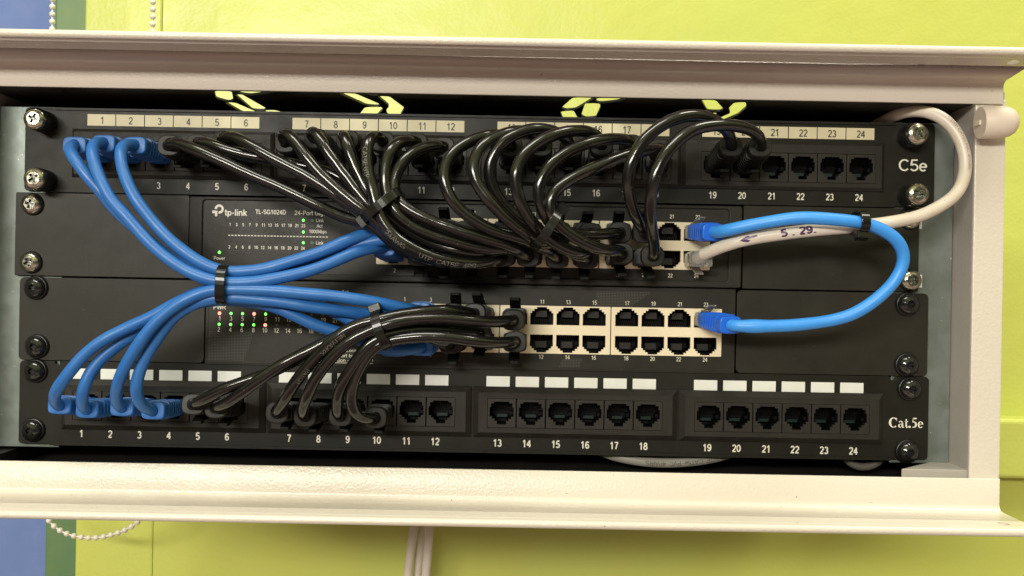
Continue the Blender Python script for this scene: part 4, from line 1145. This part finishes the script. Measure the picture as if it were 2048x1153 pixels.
    mb.box(c0 + Vector((-1.2, -1.5, -1.2))*MM, c0 + Vector((1.0, 3, 1.0))*MM)
    mb.build('hinge_cap', 'cap', root)
cabinet()

# ------------------------------------------------------------------ wall behind
def struct(name, mb, m, bevel=0):
    o = mb.build(name, m, None, bevel); o['kind'] = 'structure'; return o
def PX(px, py, depth):            # at a depth (mm) behind the rack plane
    return W(px, py, -depth) / MM
yw = 300
xe = PX(165, 30, yw).x            # outer corner of the window recess
mb = MB()
xs = [xe, xe + 92, 1500]
xa = PX(326, 30, yw).x
mb.box(Vector((xa, yw, -1200))*MM, Vector((1500, yw + 60, 1400))*MM)
struct('wall', mb, 'wall')
mb = MB()
mb.box(Vector((xe, yw + 4, -1200))*MM, Vector((xa - 2.0, yw + 60, 1400))*MM)
struct('wall', mb, 'wall', 2.0)
mb = MB()
mb.box(Vector((xe - 34, yw + 18, -1200))*MM, Vector((xe - 0.1, yw + 80, 1400))*MM)
tag(mb.build('window_frame', 'wall_shade', None, 3.0), 'dark green window edge with painted shade between the blue blind and the lime wall', 'window frame')
mb = MB()
mb.box(Vector((xe - 900, yw + 40, -1200))*MM, Vector((PX(90, 30, yw + 40).x + 16, yw + 41.2, 1400))*MM)
tag(mb.build('roller_blind', 'blind', None), 'blue fabric roller blind at the far left edge behind the cabinet', 'blind')
# ledge on the wall at the right
mb = MB()
zt_, zb_ = PX(2025, 838, yw - 22).z, PX(2025, 958, yw - 22).z
mb.box(Vector((PX(1700, 900, yw-22).x, yw - 24, zb_))*MM, Vector((1500, yw + 0.5, zt_))*MM)
tag(mb.build('wall_ledge', 'wall', None, 4.0, segs=4), 'lime painted ledge on the wall behind the lower right of the cabinet', 'ledge')

# bead chain of the blind
def chain():
    yd = -235
    loop = [W(106, -120, yd), W(105, 0, yd), (W(101, 300, yd)), W(95, 700, yd), W(88, 1000, yd), W(93, 1038, yd), W(105, 1052, yd), W(130, 1068, yd), (W(160, 1075, yd)), W(190, 1077, yd), W(225, 1070, yd), W(255, 1059, yd), W(275, 1047, yd), W(287, 1030, yd), W(292, 980, yd), W(298, 600, yd), W(304, 200, yd), W(306, 0, yd), W(307, -120, yd)]
    path = cat_path(loop, 2*MM)
    root = thing('bead_chain', path[len(path)//2], 'white plastic bead chain hanging in a loop behind the left end of the cabinet', 'chain')
    mb = MB(); tube(mb, path, 0.75*MM, 0, 6); mb.build('string', 'bead', root)
    mb = MB(); acc = 0; nxt = 0
    for a, b in zip(path, path[1:]):
        l = (b - a).length
        while nxt <= acc + l:
            p = a.lerp(b, (nxt - acc)/l)
            r = 2.35*MM
            d = (b-a).normalized(); X = d.orthogonal().normalized(); Y = d.cross(X)
            mb.loft([[p + d*(math.sin(f)*r) + (X*math.cos(g*math.pi/5) + Y*math.sin(g*math.pi/5))*math.cos(f)*r for g in range(10)] for f in (-1.4, -1.0, -.5, 0, .5, 1.0, 1.4)], 0)
            nxt += 5.9*MM
        acc += l
    mb.build('beads', 'bead', root)
chain()
for i, (xa_, xb_, dd) in enumerate(((832, 817, 262), (860, 853, 255), (846, 836, 270))):
    pts = [W(xa_ + 4, 700, -dd), W(xa_ + 2, 900, -dd), W(xa_, 1040, -dd), W(xb_ + 3, 1100, -dd), W(xb_ - 2, 1160, -dd), W(xb_ - 12, 1300, -dd)]
    path = cat_path(pts, 6*MM)
    mb = MB(); tube(mb, path, 3.7*MM, 0, 14)
    o = mb.build('hanging_cable', 'white_cable', None, origin=path[3])
    tag(o, ['left', 'right', 'middle'][i] + ' one of the three pale cables running down the wall under the cabinet', 'cable', 'pale cables running down the wall below the cabinet')

# ------------------------------------------------------------------ light
def area(name, loc, target, sx, sy, power, col):
    l = bpy.data.lights.new(name, 'AREA'); l.shape = 'RECTANGLE'; l.size = sx; l.size_y = sy; l.energy = power; l.color = col
    o = bpy.data.objects.new(name, l); COL.objects.link(o); o.location = loc
    o.rotation_euler = (Vector(target) - Vector(loc)).to_track_quat('-Z', 'Y').to_euler()
    return o
area('room_lamp', (-0.35, -0.9, 1.7), (0, 0.1, 0), 1.2, 0.34, 20.5, (1.0, 0.95, 0.87))
area('room_lamp', (-0.72, -2.2, 0.62), (0, 0, 0), 1.3, 0.2, 50, (1.0, 0.95, 0.86))  # low front lamp behind the camera, placed to light the rim strip
area('room_lamp', (0.9, -0.15, 1.5), (0.3, 0.3, 0), 0.9, 0.25, 17, (1.0, 0.95, 0.82))
w = bpy.data.worlds.new('World'); C.world = w; w.use_nodes = True
nt = w.node_tree; bg = nt.nodes['Background']
tc = nt.nodes.new('ShaderNodeTexCoord'); sp = nt.nodes.new('ShaderNodeSeparateXYZ'); rp = nt.nodes.new('ShaderNodeValToRGB')
mr = nt.nodes.new('ShaderNodeMapRange'); mr.inputs[1].default_value = -1; mr.inputs[2].default_value = 1
nt.links.new(tc.outputs['Generated'], sp.inputs[0]); nt.links.new(sp.outputs['Z'], mr.inputs[0]); nt.links.new(mr.outputs[0], rp.inputs[0]); nt.links.new(rp.outputs[0], bg.inputs[0])
e = rp.color_ramp.elements
e[0].position = 0.0; e[0].color = (0.12, 0.08, 0.07, 1)
e[1].position = 1.0; e[1].color = (0.60, 0.57, 0.42, 1)
for p_, c_ in ((0.15, (0.18, 0.115, 0.095, 1)), (0.29, (0.50, 0.35, 0.28, 1)), (0.39, (0.12, 0.08, 0.065, 1)), (0.47, (0.035, 0.03, 0.025, 1)), (0.55, (0.04, 0.04, 0.025, 1)),
               (0.64, (0.22, 0.23, 0.10, 1)), (0.78, (0.46, 0.47, 0.21, 1)), (0.90, (0.25, 0.25, 0.13, 1))):
    q = e.new(p_); q.color = c_
bg.inputs[1].default_value = 1.6

cam = bpy.data.cameras.new('Camera'); co = bpy.data.objects.new('Camera', cam); COL.objects.link(co)
cam.sensor_width = 36; cam.sensor_fit = 'HORIZONTAL'; cam.lens = 36 * F / 2048
r_ = Vector((cr, 0, sr)); u_ = Vector((-sr, 0, cr)); b_ = Vector((0, -1, 0))
co.matrix_world = Matrix(((r_.x, u_.x, b_.x, 0), (r_.y, u_.y, b_.y, -D*MM), (r_.z, u_.z, b_.z, 0), (0, 0, 0, 1)))
cam.clip_start = 0.01; cam.clip_end = 50
C.camera = co
C.view_settings.view_transform = 'Standard'; C.view_settings.look = 'None'
C.view_settings.exposure = 0; C.view_settings.gamma = 1
C.view_settings.use_curve_mapping = False
